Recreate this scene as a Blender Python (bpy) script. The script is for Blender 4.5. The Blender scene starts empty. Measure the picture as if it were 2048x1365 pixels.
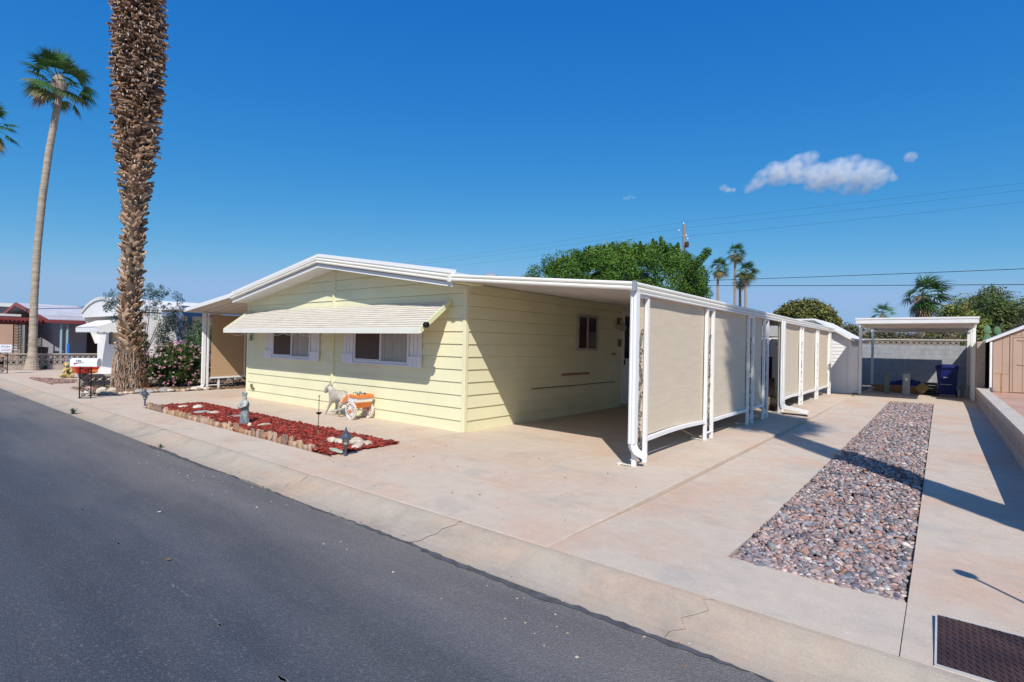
import bpy, bmesh, math, random
import numpy as np
from mathutils import Vector, Matrix
R=math.radians; PI=math.pi
rnd=random.Random(7); nr=np.random.RandomState(5)
scene=bpy.context.scene; COL=scene.collection
ORG={}

# ------------------------------------------------------------------ materials
def N(nt,t,**kw):
    n=nt.nodes.new(t)
    for k,v in kw.items(): setattr(n,k,v)
    return n
def mat(name,col,rough=.8,var=.12,scale=6.,bump=0.,bscale=None,attr=False,metal=0.,spec=.3,col2=None,mixlo=.45,mixhi=.65,transl=0.,stretch=None,rings=None,detail=6.):
    """procedural material: base colour broken by two octaves of noise, optional second stain colour, bump"""
    m=bpy.data.materials.new(name); m.use_nodes=True; nt=m.node_tree; b=nt.nodes['Principled BSDF']
    L=nt.links.new
    tc=N(nt,'ShaderNodeTexCoord'); src=tc.outputs['Object']
    if stretch:
        mp=N(nt,'ShaderNodeMapping'); mp.inputs['Scale'].default_value=stretch; L(src,mp.inputs[0]); src=mp.outputs[0]
    n1=N(nt,'ShaderNodeTexNoise'); n1.inputs['Scale'].default_value=scale; n1.inputs['Detail'].default_value=detail; L(src,n1.inputs['Vector'])
    mr=N(nt,'ShaderNodeMapRange'); mr.inputs[1].default_value=.3; mr.inputs[2].default_value=.7; mr.inputs[3].default_value=1-var; mr.inputs[4].default_value=1+var; L(n1.outputs['Fac'],mr.inputs[0])
    base=N(nt,'ShaderNodeRGB'); base.outputs[0].default_value=(*col,1); c=base.outputs[0]
    if attr:
        at=N(nt,'ShaderNodeAttribute'); at.attribute_name='tone'; mx=N(nt,'ShaderNodeMix',data_type='RGBA',blend_type='MULTIPLY'); mx.inputs[0].default_value=1
        L(c,mx.inputs[6]); L(at.outputs['Color'],mx.inputs[7]); c=mx.outputs[2]
    if col2:
        n2=N(nt,'ShaderNodeTexNoise'); n2.inputs['Scale'].default_value=scale*.35; n2.inputs['Detail'].default_value=8; n2.inputs['Roughness'].default_value=.65; L(src,n2.inputs['Vector'])
        m2=N(nt,'ShaderNodeMapRange'); m2.inputs[1].default_value=mixlo; m2.inputs[2].default_value=mixhi; L(n2.outputs['Fac'],m2.inputs[0])
        mx=N(nt,'ShaderNodeMix',data_type='RGBA'); L(m2.outputs[0],mx.inputs[0]); L(c,mx.inputs[6]); mx.inputs[7].default_value=(*col2,1); c=mx.outputs[2]
    mu=N(nt,'ShaderNodeMix',data_type='RGBA',blend_type='MULTIPLY'); mu.inputs[0].default_value=1; L(c,mu.inputs[6]); L(mr.outputs[0],mu.inputs[7])
    L(mu.outputs[2],b.inputs['Base Color'])
    b.inputs['Roughness'].default_value=rough; b.inputs['Metallic'].default_value=metal; b.inputs['Specular IOR Level'].default_value=spec
    if bump:
        nb=N(nt,'ShaderNodeTexNoise'); nb.inputs['Scale'].default_value=bscale or scale*6; nb.inputs['Detail'].default_value=5; L(src,nb.inputs['Vector'])
        bp=N(nt,'ShaderNodeBump'); bp.inputs['Strength'].default_value=bump; bp.inputs['Distance'].default_value=.01; L(nb.outputs['Fac'],bp.inputs['Height']); L(bp.outputs[0],b.inputs['Normal'])
    if transl:
        tr=N(nt,'ShaderNodeBsdfTranslucent'); L(mu.outputs[2],tr.inputs[0]); ms=N(nt,'ShaderNodeMixShader'); ms.inputs[0].default_value=transl
        L(b.outputs[0],ms.inputs[1]); L(tr.outputs[0],ms.inputs[2]); L(ms.outputs[0],nt.nodes['Material Output'].inputs[0])
    return m

M={}
M['siding']=mat('siding_paint',(.77,.735,.485),.55,.045,1.3,.05,40,col2=(.72,.675,.46),mixlo=.55,mixhi=.9)
M['siding_side']=M['siding']
M['trim_yellow']=mat('trim_yellow_paint',(.68,.70,.44),.5,.04,3.)
M['white']=mat('white_paint',(.80,.79,.77),.45,.03,3.,col2=(.66,.62,.55),mixlo=.6,mixhi=.9)
M['cream']=mat('cream_gutter_paint',(.80,.77,.68),.4,.04,2.,col2=(.62,.57,.46),mixlo=.6,mixhi=.95)
M['roofwhite']=mat('white_roof_coating',(.72,.71,.69),.6,.06,3.,col2=(.45,.42,.4),mixlo=.6,mixhi=.9)
M['pan']=mat('roof_pan_paint',(.62,.58,.54),.55,.05,2.)
M['awning']=mat('awning_slats',(.68,.62,.52),.5,.08,3.,col2=(.5,.40,.31),mixlo=.55,mixhi=.9,stretch=(1,5,5))
M['channel']=mat('dark_awning_channel',(.15,.11,.085),.9,.25,5.)  # darker brown than the slats, so the lines between them stand out
M['insect_screen']=mat('insect_screen',(.085,.062,.052),.7,.1,40.)
M['sand']=mat('joint_sand',(.34,.27,.20),.95,.15,20.)
M['screen']=mat('shade_screen_fabric',(.66,.56,.42),.9,.05,2.2,.12,260,transl=.05,stretch=(1,1,7))
M['screen2']=mat('shade_screen_brown',(.50,.34,.20),.9,.04,1.2,.12,260,transl=.08)
M['darkglass']=mat('window_glass',(.028,.030,.034),.05,.1,1.,spec=.8)
M['doorglass']=mat('door_glass',(.02,.022,.024),.08,.1,1.,spec=.6)
M['curtain']=mat('curtain_cloth',(.78,.76,.72),.9,.30,1.2,stretch=(14,1,.05))
M['winframe']=mat('window_frame_paint',(.72,.71,.74),.4,.03,4.)
M['shutter']=mat('shutter_white',(.74,.73,.76),.5,.03,4.)
M['black']=mat('black_metal',(.012,.012,.014),.4,.2,8.)
M['grey']=mat('grey_metal',(.30,.32,.34),.4,.1,8.)
M['teal']=mat('blue_grey_lamp_metal',(.055,.075,.10),.45,.25,14.)
M['frost']=mat('frosted_lamp_glass',(.42,.38,.32),.3,.1,8.)
M['iron']=mat('painted_scroll_iron',(.17,.155,.13),.5,.4,30.)
M['wood']=mat('raw_wood',(.36,.19,.09),.8,.2,10.)
M['brass']=mat('aged_brass',(.16,.12,.05),.45,.35,60.)
M['bark']=mat('palm_trunk_bark',(.33,.26,.20),.95,.3,9.,.6,30,stretch=(1,1,4))
M['bark_dark']=mat('dark_gap_bark',(.10,.07,.05),.95,.4,9.,.6,30,stretch=(1,1,4))  # trunk core coloured dark so gaps between leaf bases read dark
M['bark_tall']=mat('ringed_palm_bark',(.40,.33,.25),.9,.22,2.5,.4,20,stretch=(1,1,5),col2=(.22,.19,.16),mixlo=.5,mixhi=.7)
M['boot']=mat('palm_leaf_bases',(1,1,1),.9,.2,14.,attr=True)
M['frond']=mat('palm_frond_green',(1,1,1),.55,.2,5.,attr=True,transl=.25)
M['leaf']=mat('tree_leaves',(1,1,1),.6,.2,3.,attr=True,transl=.22)
M['branch']=mat('branch_bark',(.12,.09,.07),.9,.2,8.)
M['flower']=mat('pink_petals',(1,1,1),.7,.1,8.,attr=True,transl=.3)
M['mulch']=mat('red_mulch',(1,1,1),.9,.25,20.,attr=True)
M['pebble']=mat('river_pebbles',(1,1,1),.7,.16,45.,attr=True)
M['chunk']=mat('petrified_wood',(1,1,1),.8,.3,22.,.5,60,attr=True,stretch=(1,1,.35))
M['rock']=mat('pale_rock',(1,1,1),.85,.2,12.,.6,30,attr=True)
M['soil']=mat('dry_soil',(.22,.155,.11),.95,.25,4.,.5,30,col2=(.33,.25,.19))
M['block']=mat('concrete_block',(.40,.37,.35),.95,.14,5.,.4,60)
M['block2']=mat('painted_block_wall',(.42,.35,.30),.95,.12,5.,.4,60)
M['blockg']=mat('grey_block',(.36,.37,.38),.95,.16,4.,.4,60)
M['mortar']=mat('mortar_joint',(.46,.45,.43),.95,.1,8.)
M['cap']=mat('wall_cap',(.50,.44,.37),.95,.12,4.,.4,60)
M['mat_donkey']=mat('weathered_cast_stone',(.50,.45,.38),.9,.18,14.,.3,80,col2=(.36,.31,.25))
M['statue']=mat('verdigris_statue',(.32,.36,.35),.85,.35,30.,.4,70,col2=(.07,.12,.14),stretch=(1,1,.35))
M['statue_top']=mat('bleached_statue',(.48,.47,.43),.85,.25,30.,.4,70,col2=(.22,.24,.24))
M['orange']=mat('orange_paint',(.78,.23,.05),.5,.12,20.,col2=(.8,.6,.45),mixlo=.62,mixhi=.7)
M['cartwhite']=mat('chipped_white_paint',(.74,.70,.66),.6,.12,30.,col2=(.5,.42,.36))
M['bear']=mat('yellow_bear_resin',(.58,.43,.16),.7,.3,18.,.3,60,col2=(.30,.25,.12))
M['red']=mat('red_plastic',(.72,.07,.03),.4,.1,6.)
M['mailbox']=mat('mailbox_white',(.74,.76,.80),.35,.04,5.)
M['ink']=mat('dark_lettering',(.03,.05,.06),.5,.1,9.)
M['inkred']=mat('red_stripe',(.35,.02,.04),.5,.1,9.)
M['inkpurple']=mat('purple_lettering',(.10,.03,.22),.5,.1,9.)
M['pink']=mat('salmon_shed_panel',(.46,.325,.245),.75,.06,2.,.1,60)
M['redtrim']=mat('brown_red_trim',(.23,.05,.05),.6,.12,4.)
M['greywall']=mat('grey_lilac_wall',(.36,.35,.39),.8,.05,2.)
M['salmon']=mat('salmon_wall',(.60,.40,.30),.8,.06,1.5)
M['beigewall']=mat('beige_panel_wall',(.40,.36,.31),.8,.08,2.)
M['bluegrey']=mat('blue_grey_paint',(.17,.24,.36),.6,.1,3.)
M['turq']=mat('turquoise_pole',(.30,.50,.55),.5,.08,3.)
M['bluepaint']=mat('bright_blue_paint',(.03,.20,.62),.5,.08,3.)
M['binblue']=mat('blue_bin_plastic',(.006,.014,.12),.45,.1,5.)  # blue darkened to deepen the shade inside the rear carport
M['tarp']=mat('blue_tarp',(.012,.03,.16),.6,.25,9.)  # tarp blue muted for the same carport shade
M['utility']=mat('utility_box_green',(.16,.20,.18),.6,.08,6.)
M['utility2']=mat('utility_box_grey',(.34,.36,.38),.6,.08,6.)
M['yellow']=mat('muted_yellow_panel',(.27,.20,.07),.6,.1,6.)  # yellow muted, the rear carport's shade put into the colour
M['cactus']=mat('cactus_pad_green',(.12,.24,.12),.6,.15,12.)
M['poletimber']=mat('weathered_pole_timber',(.30,.22,.17),.9,.2,6.,stretch=(1,1,.2))
M['wire']=mat('wire_dark',(.03,.03,.035),.6,.1,1.)
M['cushion']=mat('patterned_cushion',(.30,.24,.17),.9,.1,9.,col2=(.05,.02,.02),mixlo=.48,mixhi=.53)
M['darkwood']=mat('dark_stained_wood',(.05,.028,.022),.6,.2,6.)
M['louver']=mat('white_louver',(.70,.70,.70),.5,.05,4.)
M['debris']=mat('dry_leaf',(.35,.22,.08),.8,.3,20.)
M['cloud']=None

def concrete(name,base,stain,dark,seed,speck=.012):
    m=bpy.data.materials.new(name); m.use_nodes=True; nt=m.node_tree; b=nt.nodes['Principled BSDF']; L=nt.links.new
    tc=N(nt,'ShaderNodeTexCoord'); mp=N(nt,'ShaderNodeMapping'); mp.inputs['Location'].default_value=(seed*3.1,seed*1.7,0); L(tc.outputs['Object'],mp.inputs[0]); s=mp.outputs[0]
    def noise(sc,det=6,ro=.55,st=None):
        v=s
        if st:
            q=N(nt,'ShaderNodeMapping'); q.inputs['Scale'].default_value=st; L(s,q.inputs[0]); v=q.outputs[0]
        n=N(nt,'ShaderNodeTexNoise'); n.inputs['Scale'].default_value=sc; n.inputs['Detail'].default_value=det; n.inputs['Roughness'].default_value=ro; L(v,n.inputs['Vector']); return n.outputs['Fac']
    def rng(x,a,c,lo=0,hi=1):
        r=N(nt,'ShaderNodeMapRange'); r.inputs[1].default_value=a; r.inputs[2].default_value=c; r.inputs[3].default_value=lo; r.inputs[4].default_value=hi; L(x,r.inputs[0]); return r.outputs[0]
    def mix(f,a,c,bt='MIX'):
        q=N(nt,'ShaderNodeMix',data_type='RGBA',blend_type=bt)
        if isinstance(f,float): q.inputs[0].default_value=f
        else: L(f,q.inputs[0])
        for i,v in ((6,a),(7,c)):
            if isinstance(v,tuple): q.inputs[i].default_value=(*v,1)
            else: L(v,q.inputs[i])
        return q.outputs[2]
    c=mix(rng(noise(.55,9,.66),.46,.62,0,.95),base,stain)
    c=mix(rng(noise(1.3,10,.7),.52,.70,0,.7),c,dark)
    c=mix(rng(noise(.8,10,.72,(.6,3.2,1)),.57,.66,0,.55),c,tuple(x*y for x,y in zip(stain,(.98,.86,.78))))
    c=mix(rng(noise(.9,10,.7,(1,2.6,1)),.60,.72,0,.5),c,tuple(min(1,x*1.18) for x in base))
    c=mix(1.,c,rng(noise(7,8,.7),.3,.7,.93,1.07),'MULTIPLY')
    c=mix(1.,c,rng(noise(90,3,.7),.3,.7,.90,1.10),'MULTIPLY')
    v=N(nt,'ShaderNodeTexVoronoi'); v.inputs['Scale'].default_value=9; L(s,v.inputs['Vector'])
    sp=N(nt,'ShaderNodeMath',operation='LESS_THAN'); L(v.outputs['Distance'],sp.inputs[0]); sp.inputs[1].default_value=.045
    gate=N(nt,'ShaderNodeMath',operation='MULTIPLY'); L(sp.outputs[0],gate.inputs[0]); L(rng(noise(.8,3),.5,.6),gate.inputs[1])
    c=mix(gate.outputs[0],c,(.72,.68,.62))
    v=N(nt,'ShaderNodeTexVoronoi'); v.inputs['Scale'].default_value=4.3; L(s,v.inputs['Vector'])
    sp=N(nt,'ShaderNodeMath',operation='LESS_THAN'); L(v.outputs['Distance'],sp.inputs[0]); sp.inputs[1].default_value=.022
    c=mix(sp.outputs[0],c,(.16,.12,.09))
    L(c,b.inputs['Base Color']); b.inputs['Roughness'].default_value=.88; b.inputs['Specular IOR Level'].default_value=.25
    bp=N(nt,'ShaderNodeBump'); bp.inputs['Strength'].default_value=.35; bp.inputs['Distance'].default_value=.006; L(noise(70,6,.7),bp.inputs['Height']); L(bp.outputs[0],b.inputs['Normal'])
    return m
M['slab']=concrete('patio_concrete',(.56,.46,.36),(.56,.405,.295),(.40,.355,.305),1)
M['drive']=concrete('driveway_concrete',(.535,.45,.36),(.545,.385,.28),(.38,.355,.32),4)
M['kerbc']=concrete('kerb_concrete',(.42,.355,.28),(.47,.345,.245),(.27,.24,.205),8)
M['patched']=concrete('reddish_patio',(.46,.27,.20),(.5,.33,.25),(.36,.22,.17),12)

def asphalt():
    m=bpy.data.materials.new('asphalt_road'); m.use_nodes=True; nt=m.node_tree; b=nt.nodes['Principled BSDF']; L=nt.links.new
    tc=N(nt,'ShaderNodeTexCoord'); s=tc.outputs['Object']
    def noise(sc,det=6,ro=.55,st=None):
        v=s
        if st:
            q=N(nt,'ShaderNodeMapping'); q.inputs['Scale'].default_value=st; L(s,q.inputs[0]); v=q.outputs[0]
        n=N(nt,'ShaderNodeTexNoise'); n.inputs['Scale'].default_value=sc; n.inputs['Detail'].default_value=det; n.inputs['Roughness'].default_value=ro; L(v,n.inputs['Vector']); return n.outputs['Fac']
    def rng(x,a,c,lo=0,hi=1):
        r=N(nt,'ShaderNodeMapRange'); r.inputs[1].default_value=a; r.inputs[2].default_value=c; r.inputs[3].default_value=lo; r.inputs[4].default_value=hi; L(x,r.inputs[0]); return r.outputs[0]
    def mix(f,a,c,bt='MIX'):
        q=N(nt,'ShaderNodeMix',data_type='RGBA',blend_type=bt)
        if isinstance(f,float): q.inputs[0].default_value=f
        else: L(f,q.inputs[0])
        for i,v in ((6,a),(7,c)):
            if isinstance(v,tuple): q.inputs[i].default_value=(*v,1)
            else: L(v,q.inputs[i])
        return q.outputs[2]
    c=mix(rng(noise(.4,8,.6,(.35,1.6,1)),.4,.65,0,1),(.047,.056,.073),(.064,.070,.084))
    # wind-blown dust lies along the kerb side of the road
    sep=N(nt,'ShaderNodeSeparateXYZ'); L(s,sep.inputs[0])
    add=N(nt,'ShaderNodeMath',operation='ADD'); L(sep.outputs[1],add.inputs[0]); L(rng(noise(.8,8,.65,(.4,1,1)),.3,.7,-.55,.55),add.inputs[1])
    c=mix(rng(add.outputs[0],1.1,3.3,0,.62),c,(.25,.215,.18))
    v=N(nt,'ShaderNodeTexVoronoi'); v.inputs['Scale'].default_value=105; L(s,v.inputs['Vector'])
    c=mix(1.,c,rng(v.outputs['Distance'],.0,.75,.70,1.28),'MULTIPLY')
    c=mix(1.,c,rng(noise(1.1,6,.6,(.12,1.5,1)),.35,.65,.84,1.16),'MULTIPLY')
    c=mix(rng(noise(64,3,.6),.61,.68,0,.6),c,(.19,.185,.18))
    c=mix(rng(noise(26,4,.7),.68,.73,0,.85),c,(.02,.02,.022))
    c=mix(rng(noise(3.5,9,.75,(.5,1,1)),.69,.73,0,.35),c,(.28,.26,.25))
    L(c,b.inputs['Base Color']); b.inputs['Roughness'].default_value=.86; b.inputs['Specular IOR Level'].default_value=.25
    bp=N(nt,'ShaderNodeBump'); bp.inputs['Strength'].default_value=.45; bp.inputs['Distance'].default_value=.008; L(v.outputs['Distance'],bp.inputs['Height']); L(bp.outputs[0],b.inputs['Normal'])
    return m
M['asphalt']=asphalt()
M['scuff']=mat('worn_paint_scuff',(.12,.12,.125),.9,.3,30.)
M['winframe_side']=mat('grey_window_frame',(.40,.375,.34),.5,.1,6.)  # greyer than the front window frames to lower the contrast
M['curtain_dim']=mat('dimmed_curtain',(.16,.15,.13),.9,.2,6.)  # pale curtain coloured dark to look dim in the unlit room
M['tar']=mat('crack_sealer',(.085,.085,.09),.9,.3,12.,.4,60)

# ------------------------------------------------------------------ mesh builder
class MB:
    def __init__(s): s.v=[]; s.f=[]; s.t=[]; s.tone=None; s.n=0
    def add(s,vs,fs,tone=None):
        o=len(s.v); s.v.extend([tuple(map(float,p)) for p in vs]); s.f.extend([tuple(i+o for i in f) for f in fs]); s.t.extend([tone or s.tone or (1,1,1)]*len(fs)); return s
    def box(s,x0,x1,y0,y1,z0,z1,tone=None):
        vs=[(x0,y0,z0),(x1,y0,z0),(x1,y1,z0),(x0,y1,z0),(x0,y0,z1),(x1,y0,z1),(x1,y1,z1),(x0,y1,z1)]
        return s.add(vs,[(3,2,1,0),(4,5,6,7),(0,1,5,4),(1,2,6,5),(2,3,7,6),(3,0,4,7)],tone)
    def obox(s,c,ax,ay,az,tone=None):
        c=Vector(c);ax=Vector(ax);ay=Vector(ay);az=Vector(az)
        vs=[c+sx*ax+sy*ay+sz*az for sz in(-1,1) for sx,sy in((-1,-1),(1,-1),(1,1),(-1,1))]
        return s.add(vs,[(3,2,1,0),(4,5,6,7),(0,1,5,4),(1,2,6,5),(2,3,7,6),(3,0,4,7)],tone)
    def prism(s,pts,axis,a,b,tone=None):
        """closed 2-D outline extruded along an axis (0=x: pts are (y,z); 1=y: pts are (x,z); 2=z: pts are (x,y))"""
        n=len(pts)
        def P(p,h): return (h,p[0],p[1]) if axis==0 else ((p[0],h,p[1]) if axis==1 else (p[0],p[1],h))
        vs=[P(p,a) for p in pts]+[P(p,b) for p in pts]
        fs=[tuple(range(n))[::-1],tuple(range(n,2*n))]+[(i,(i+1)%n,n+(i+1)%n,n+i) for i in range(n)]
        return s.add(vs,fs,tone)
    def sweep2(s,A,B,tone=None):
        """closed outline A lofted to outline B"""
        n=len(A); return s.add(list(A)+list(B),[tuple(range(n))[::-1],tuple(range(n,2*n))]+[(i,(i+1)%n,n+(i+1)%n,n+i) for i in range(n)],tone)
    def tube(s,pts,r,n=8,tone=None,cap=True):
        pts=[Vector(p) for p in pts]; k=len(pts); rs=r if isinstance(r,(list,tuple)) else [r]*k; vs=[];fs=[]
        up=Vector((0,0,1)); prev=None
        for i,p in enumerate(pts):
            d=(pts[min(i+1,k-1)]-pts[max(i-1,0)]).normalized()
            if prev is None:
                a=d.cross(up if abs(d.z)<.95 else Vector((1,0,0))).normalized()
            else:
                a=(prev-d*prev.dot(d)).normalized()
            prev=a; b=d.cross(a)
            for j in range(n):
                t=2*PI*j/n; vs.append(p+rs[i]*(math.cos(t)*a+math.sin(t)*b))
        for i in range(k-1):
            for j in range(n): fs.append((i*n+j,i*n+(j+1)%n,(i+1)*n+(j+1)%n,(i+1)*n+j))
        if cap: fs+= [tuple(range(n))[::-1],tuple(range((k-1)*n,k*n))]
        return s.add(vs,fs,tone)
    def lathe(s,prof,c=(0,0,0),n=20,tone=None,sq=1.,ax=None):
        c=Vector(c); vs=[];fs=[]; k=len(prof)
        for r,z in prof:
            for j in range(n):
                t=2*PI*j/n; p=Vector((r*math.cos(t),r*math.sin(t)*sq,z))
                if ax=='y': p=Vector((p.x,p.z,p.y))
                if ax=='x': p=Vector((p.z,p.x,p.y))
                vs.append(c+p)
        for i in range(k-1):
            for j in range(n): fs.append((i*n+j,i*n+(j+1)%n,(i+1)*n+(j+1)%n,(i+1)*n+j))
        fs+= [tuple(range(n))[::-1],tuple(range((k-1)*n,k*n))]
        return s.add(vs,fs,tone)
    def blob(s,c,r,seed=0,amp=.2,n=2,tone=None,flat=None):
        """irregular stone: subdivided icosahedron pushed by noise"""
        bm=bmesh.new(); bmesh.ops.create_icosphere(bm,subdivisions=n,radius=1)
        q=random.Random(seed); ph=[(q.uniform(-2,2),q.uniform(-2,2),q.uniform(-2,2),q.uniform(0,6)) for _ in range(5)]
        rx=r if isinstance(r,(tuple,list)) else (r,r,r); az=q.uniform(0,PI)
        vs=[]
        for v in bm.verts:
            p=v.co; k=1+amp*sum(math.sin(a*p.x*1.6+b*p.y*1.6+cc*p.z*1.6+d) for a,b,cc,d in ph)/3
            p=p*k; z=max(p.z,-.6) if flat else p.z
            x,y=p.x*rx[0],p.y*rx[1]
            vs.append((c[0]+x*math.cos(az)-y*math.sin(az),c[1]+x*math.sin(az)+y*math.cos(az),c[2]+z*rx[2]))
        bm.verts.index_update(); fs=[tuple(v.index for v in f.verts) for f in bm.faces]; bm.free()
        return s.add(vs,fs,tone)
    def build(s,name,m,parent=None,smooth=False,bevel=0.,mats=None):
        me=bpy.data.meshes.new(name); o=Vector((0,0,0)) if parent is None else ORG[parent.name]
        me.from_pydata([(p[0]-o.x,p[1]-o.y,p[2]-o.z) for p in s.v],[],s.f)
        if any(t!=(1,1,1) for t in s.t[:400]) or s.tone:
            a=me.color_attributes.new('tone','FLOAT_COLOR','CORNER'); arr=[]
            for f,t in zip(s.f,s.t): arr.extend((t[0],t[1],t[2],1.)*len(f))
            a.data.foreach_set('color',arr)
        me.materials.append(m)
        if smooth: me.shade_smooth()
        ob=bpy.data.objects.new(name,me); COL.objects.link(ob); ORG[ob.name]=o
        if parent is not None: ob.parent=parent
        if bevel:
            b=ob.modifiers.new('bevel','BEVEL'); b.width=bevel; b.segments=2; b.limit_method='ANGLE'
        return ob
def np_mesh(name,V,F,tones,m,parent=None,smooth=False):
    """large mesh straight from numpy arrays: V (n,3), F (m,k) with one tone per face"""
    me=bpy.data.meshes.new(name); k=F.shape[1]; o=np.zeros(3) if parent is None else np.array(ORG[parent.name])
    me.vertices.add(len(V)); me.vertices.foreach_set('co',(V-o).astype(np.float32).ravel())
    me.loops.add(F.size); me.loops.foreach_set('vertex_index',F.astype(np.int32).ravel())
    me.polygons.add(len(F)); me.polygons.foreach_set('loop_start',np.arange(0,F.size,k,dtype=np.int32))
    me.update(calc_edges=True)
    if tones is not None:
        a=me.color_attributes.new('tone','FLOAT_COLOR','CORNER'); c=np.ones((len(F),k,4),np.float32); c[:,:,:3]=tones[:,None,:]; a.data.foreach_set('color',c.ravel())
    me.materials.append(m)
    if smooth: me.shade_smooth()
    ob=bpy.data.objects.new(name,me); COL.objects.link(ob); ORG[ob.name]=Vector(tuple(o))
    if parent is not None: ob.parent=parent
    return ob
def tag(o,label=None,cat=None,group=None,kind=None):
    if label: o['label']=label
    if cat: o['category']=cat
    if group: o['group']=group
    if kind: o['kind']=kind
    return o
def thing(name,label,cat,loc=(0,0,0),group=None):
    o=bpy.data.objects.new(name,None); COL.objects.link(o); o.location=loc; ORG[o.name]=Vector(loc); o.empty_display_size=.2
    return tag(o,label,cat,group)
def struct(o): o['kind']='structure'; return o
def recenter(o):
    """put a single-mesh thing's origin at its base"""
    me=o.data; n=len(me.vertices); a=np.empty(n*3,np.float32); me.vertices.foreach_get('co',a); a=a.reshape(-1,3)
    c=np.array([(a[:,0].min()+a[:,0].max())/2,(a[:,1].min()+a[:,1].max())/2,a[:,2].min()],np.float32)
    a-=c; me.vertices.foreach_set('co',a.ravel()); o.location=tuple(float(x) for x in c); me.update(); return o
def skin(name,m,parent,verts,edges,radii,root=0,sub=2,loc=(0,0,0)):
    me=bpy.data.meshes.new(name); o=ORG[parent.name] if parent is not None else Vector((0,0,0))
    me.from_pydata([tuple(Vector(v)-o) for v in verts],edges,[])
    me.materials.append(m); ob=bpy.data.objects.new(name,me); COL.objects.link(ob); ORG[ob.name]=o
    if parent is not None: ob.parent=parent
    sk=ob.modifiers.new('skin','SKIN'); ss=ob.modifiers.new('sub','SUBSURF'); ss.levels=sub; ss.render_levels=sub
    ly=me.skin_vertices[0].data if me.skin_vertices else None
    if ly is None:
        return ob
    for i,r in enumerate(radii):
        ly[i].radius=(r,r) if not isinstance(r,tuple) else r; ly[i].use_root=(i==root)
    sk.use_smooth_shade=True
    return ob
def text(body,name,m,parent,size,mat4,ext=.002):
    cu=bpy.data.curves.new(name,'FONT'); cu.body=body; cu.size=size; cu.extrude=ext; cu.align_x='LEFT'; cu.align_y='CENTER'
    t=bpy.data.objects.new('tmp',cu); COL.objects.link(t); bpy.context.view_layer.update()
    me=bpy.data.meshes.new_from_object(t.evaluated_get(bpy.context.evaluated_depsgraph_get())); bpy.data.objects.remove(t)
    me.transform(mat4); me.transform(Matrix.Translation(-ORG[parent.name])); me.materials.clear(); me.materials.append(m)
    o=bpy.data.objects.new(name,me); COL.objects.link(o); o.parent=parent; ORG[o.name]=ORG[parent.name]; return o
# ------------------------------------------------------------------ camera, sky, sun
def setup_camera():
    yaw,pitch,roll=R(-38.80810723),R(.36254901),R(1.15753789)
    f=Vector((math.sin(yaw)*math.cos(pitch),math.cos(yaw)*math.cos(pitch),math.sin(pitch)))
    r=Vector((math.cos(yaw),-math.sin(yaw),0)); u=r.cross(f)
    r2=r*math.cos(roll)+u*math.sin(roll); u2=-r*math.sin(roll)+u*math.cos(roll)
    cd=bpy.data.cameras.new('camera'); c=bpy.data.objects.new('camera',cd); COL.objects.link(c)
    c.matrix_world=Matrix(((r2.x,u2.x,-f.x,0),(r2.y,u2.y,-f.y,0),(r2.z,u2.z,-f.z,1.5),(0,0,0,1)))
    cd.sensor_width=36; cd.lens=36*1066.36/2048; cd.clip_end=8000; cd.clip_start=.05; scene.camera=c
setup_camera()
SUN_AZ,SUN_EL=R(38),R(46)
sdir=Vector((math.sin(SUN_AZ)*math.cos(SUN_EL),-math.cos(SUN_AZ)*math.cos(SUN_EL),math.sin(SUN_EL)))
sd=bpy.data.lights.new('sun','SUN'); sd.energy=4.4; sd.angle=R(.5); sd.color=(1,.95,.885)
so=bpy.data.objects.new('sun',sd); COL.objects.link(so); so.rotation_euler=sdir.to_track_quat('Z','Y').to_euler()
w=bpy.data.worlds.new('World'); scene.world=w; w.use_nodes=True; nt=w.node_tree; bg=nt.nodes['Background']
sky=nt.nodes.new('ShaderNodeTexSky'); sky.sky_type='NISHITA'; sky.sun_disc=False; sky.sun_elevation=SUN_EL; sky.sun_rotation=R(142)
sky.altitude=60; sky.air_density=1.0; sky.dust_density=.35; sky.ozone_density=3.5
# grade the daylight sky per channel: deep polarised blue overhead, pale violet-blue at the horizon
def mth(op,a,b):
    n=nt.nodes.new('ShaderNodeMath'); n.operation=op; nt.links.new(a,n.inputs[0]); n.inputs[1].default_value=b; return n.outputs[0]
sp_=nt.nodes.new('ShaderNodeSeparateColor'); cb_=nt.nodes.new('ShaderNodeCombineColor'); nt.links.new(sky.outputs[0],sp_.inputs[0])
for i,(p_,g_) in enumerate(((1.95,.84),(.86,.585),(.33,.70))):
    ch=mth('MULTIPLY',mth('POWER',mth('MULTIPLY',sp_.outputs[i],.13),p_),g_/.13)
    if i<2: ch=mth('SMOOTH_MIN',ch,(.27,.44)[i]/.13)
    nt.links.new(ch,cb_.inputs[i])
nt.links.new(cb_.outputs[0],bg.inputs[0]); bg.inputs[1].default_value=.13
scene.view_settings.view_transform='Standard'; scene.view_settings.look='None'; scene.view_settings.gamma=1; scene.view_settings.exposure=.13
scene.render.engine='CYCLES'; scene.cycles.max_bounces=8; scene.cycles.volume_bounces=6; scene.cycles.diffuse_bounces=5; scene.cycles.transparent_max_bounces=12

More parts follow.
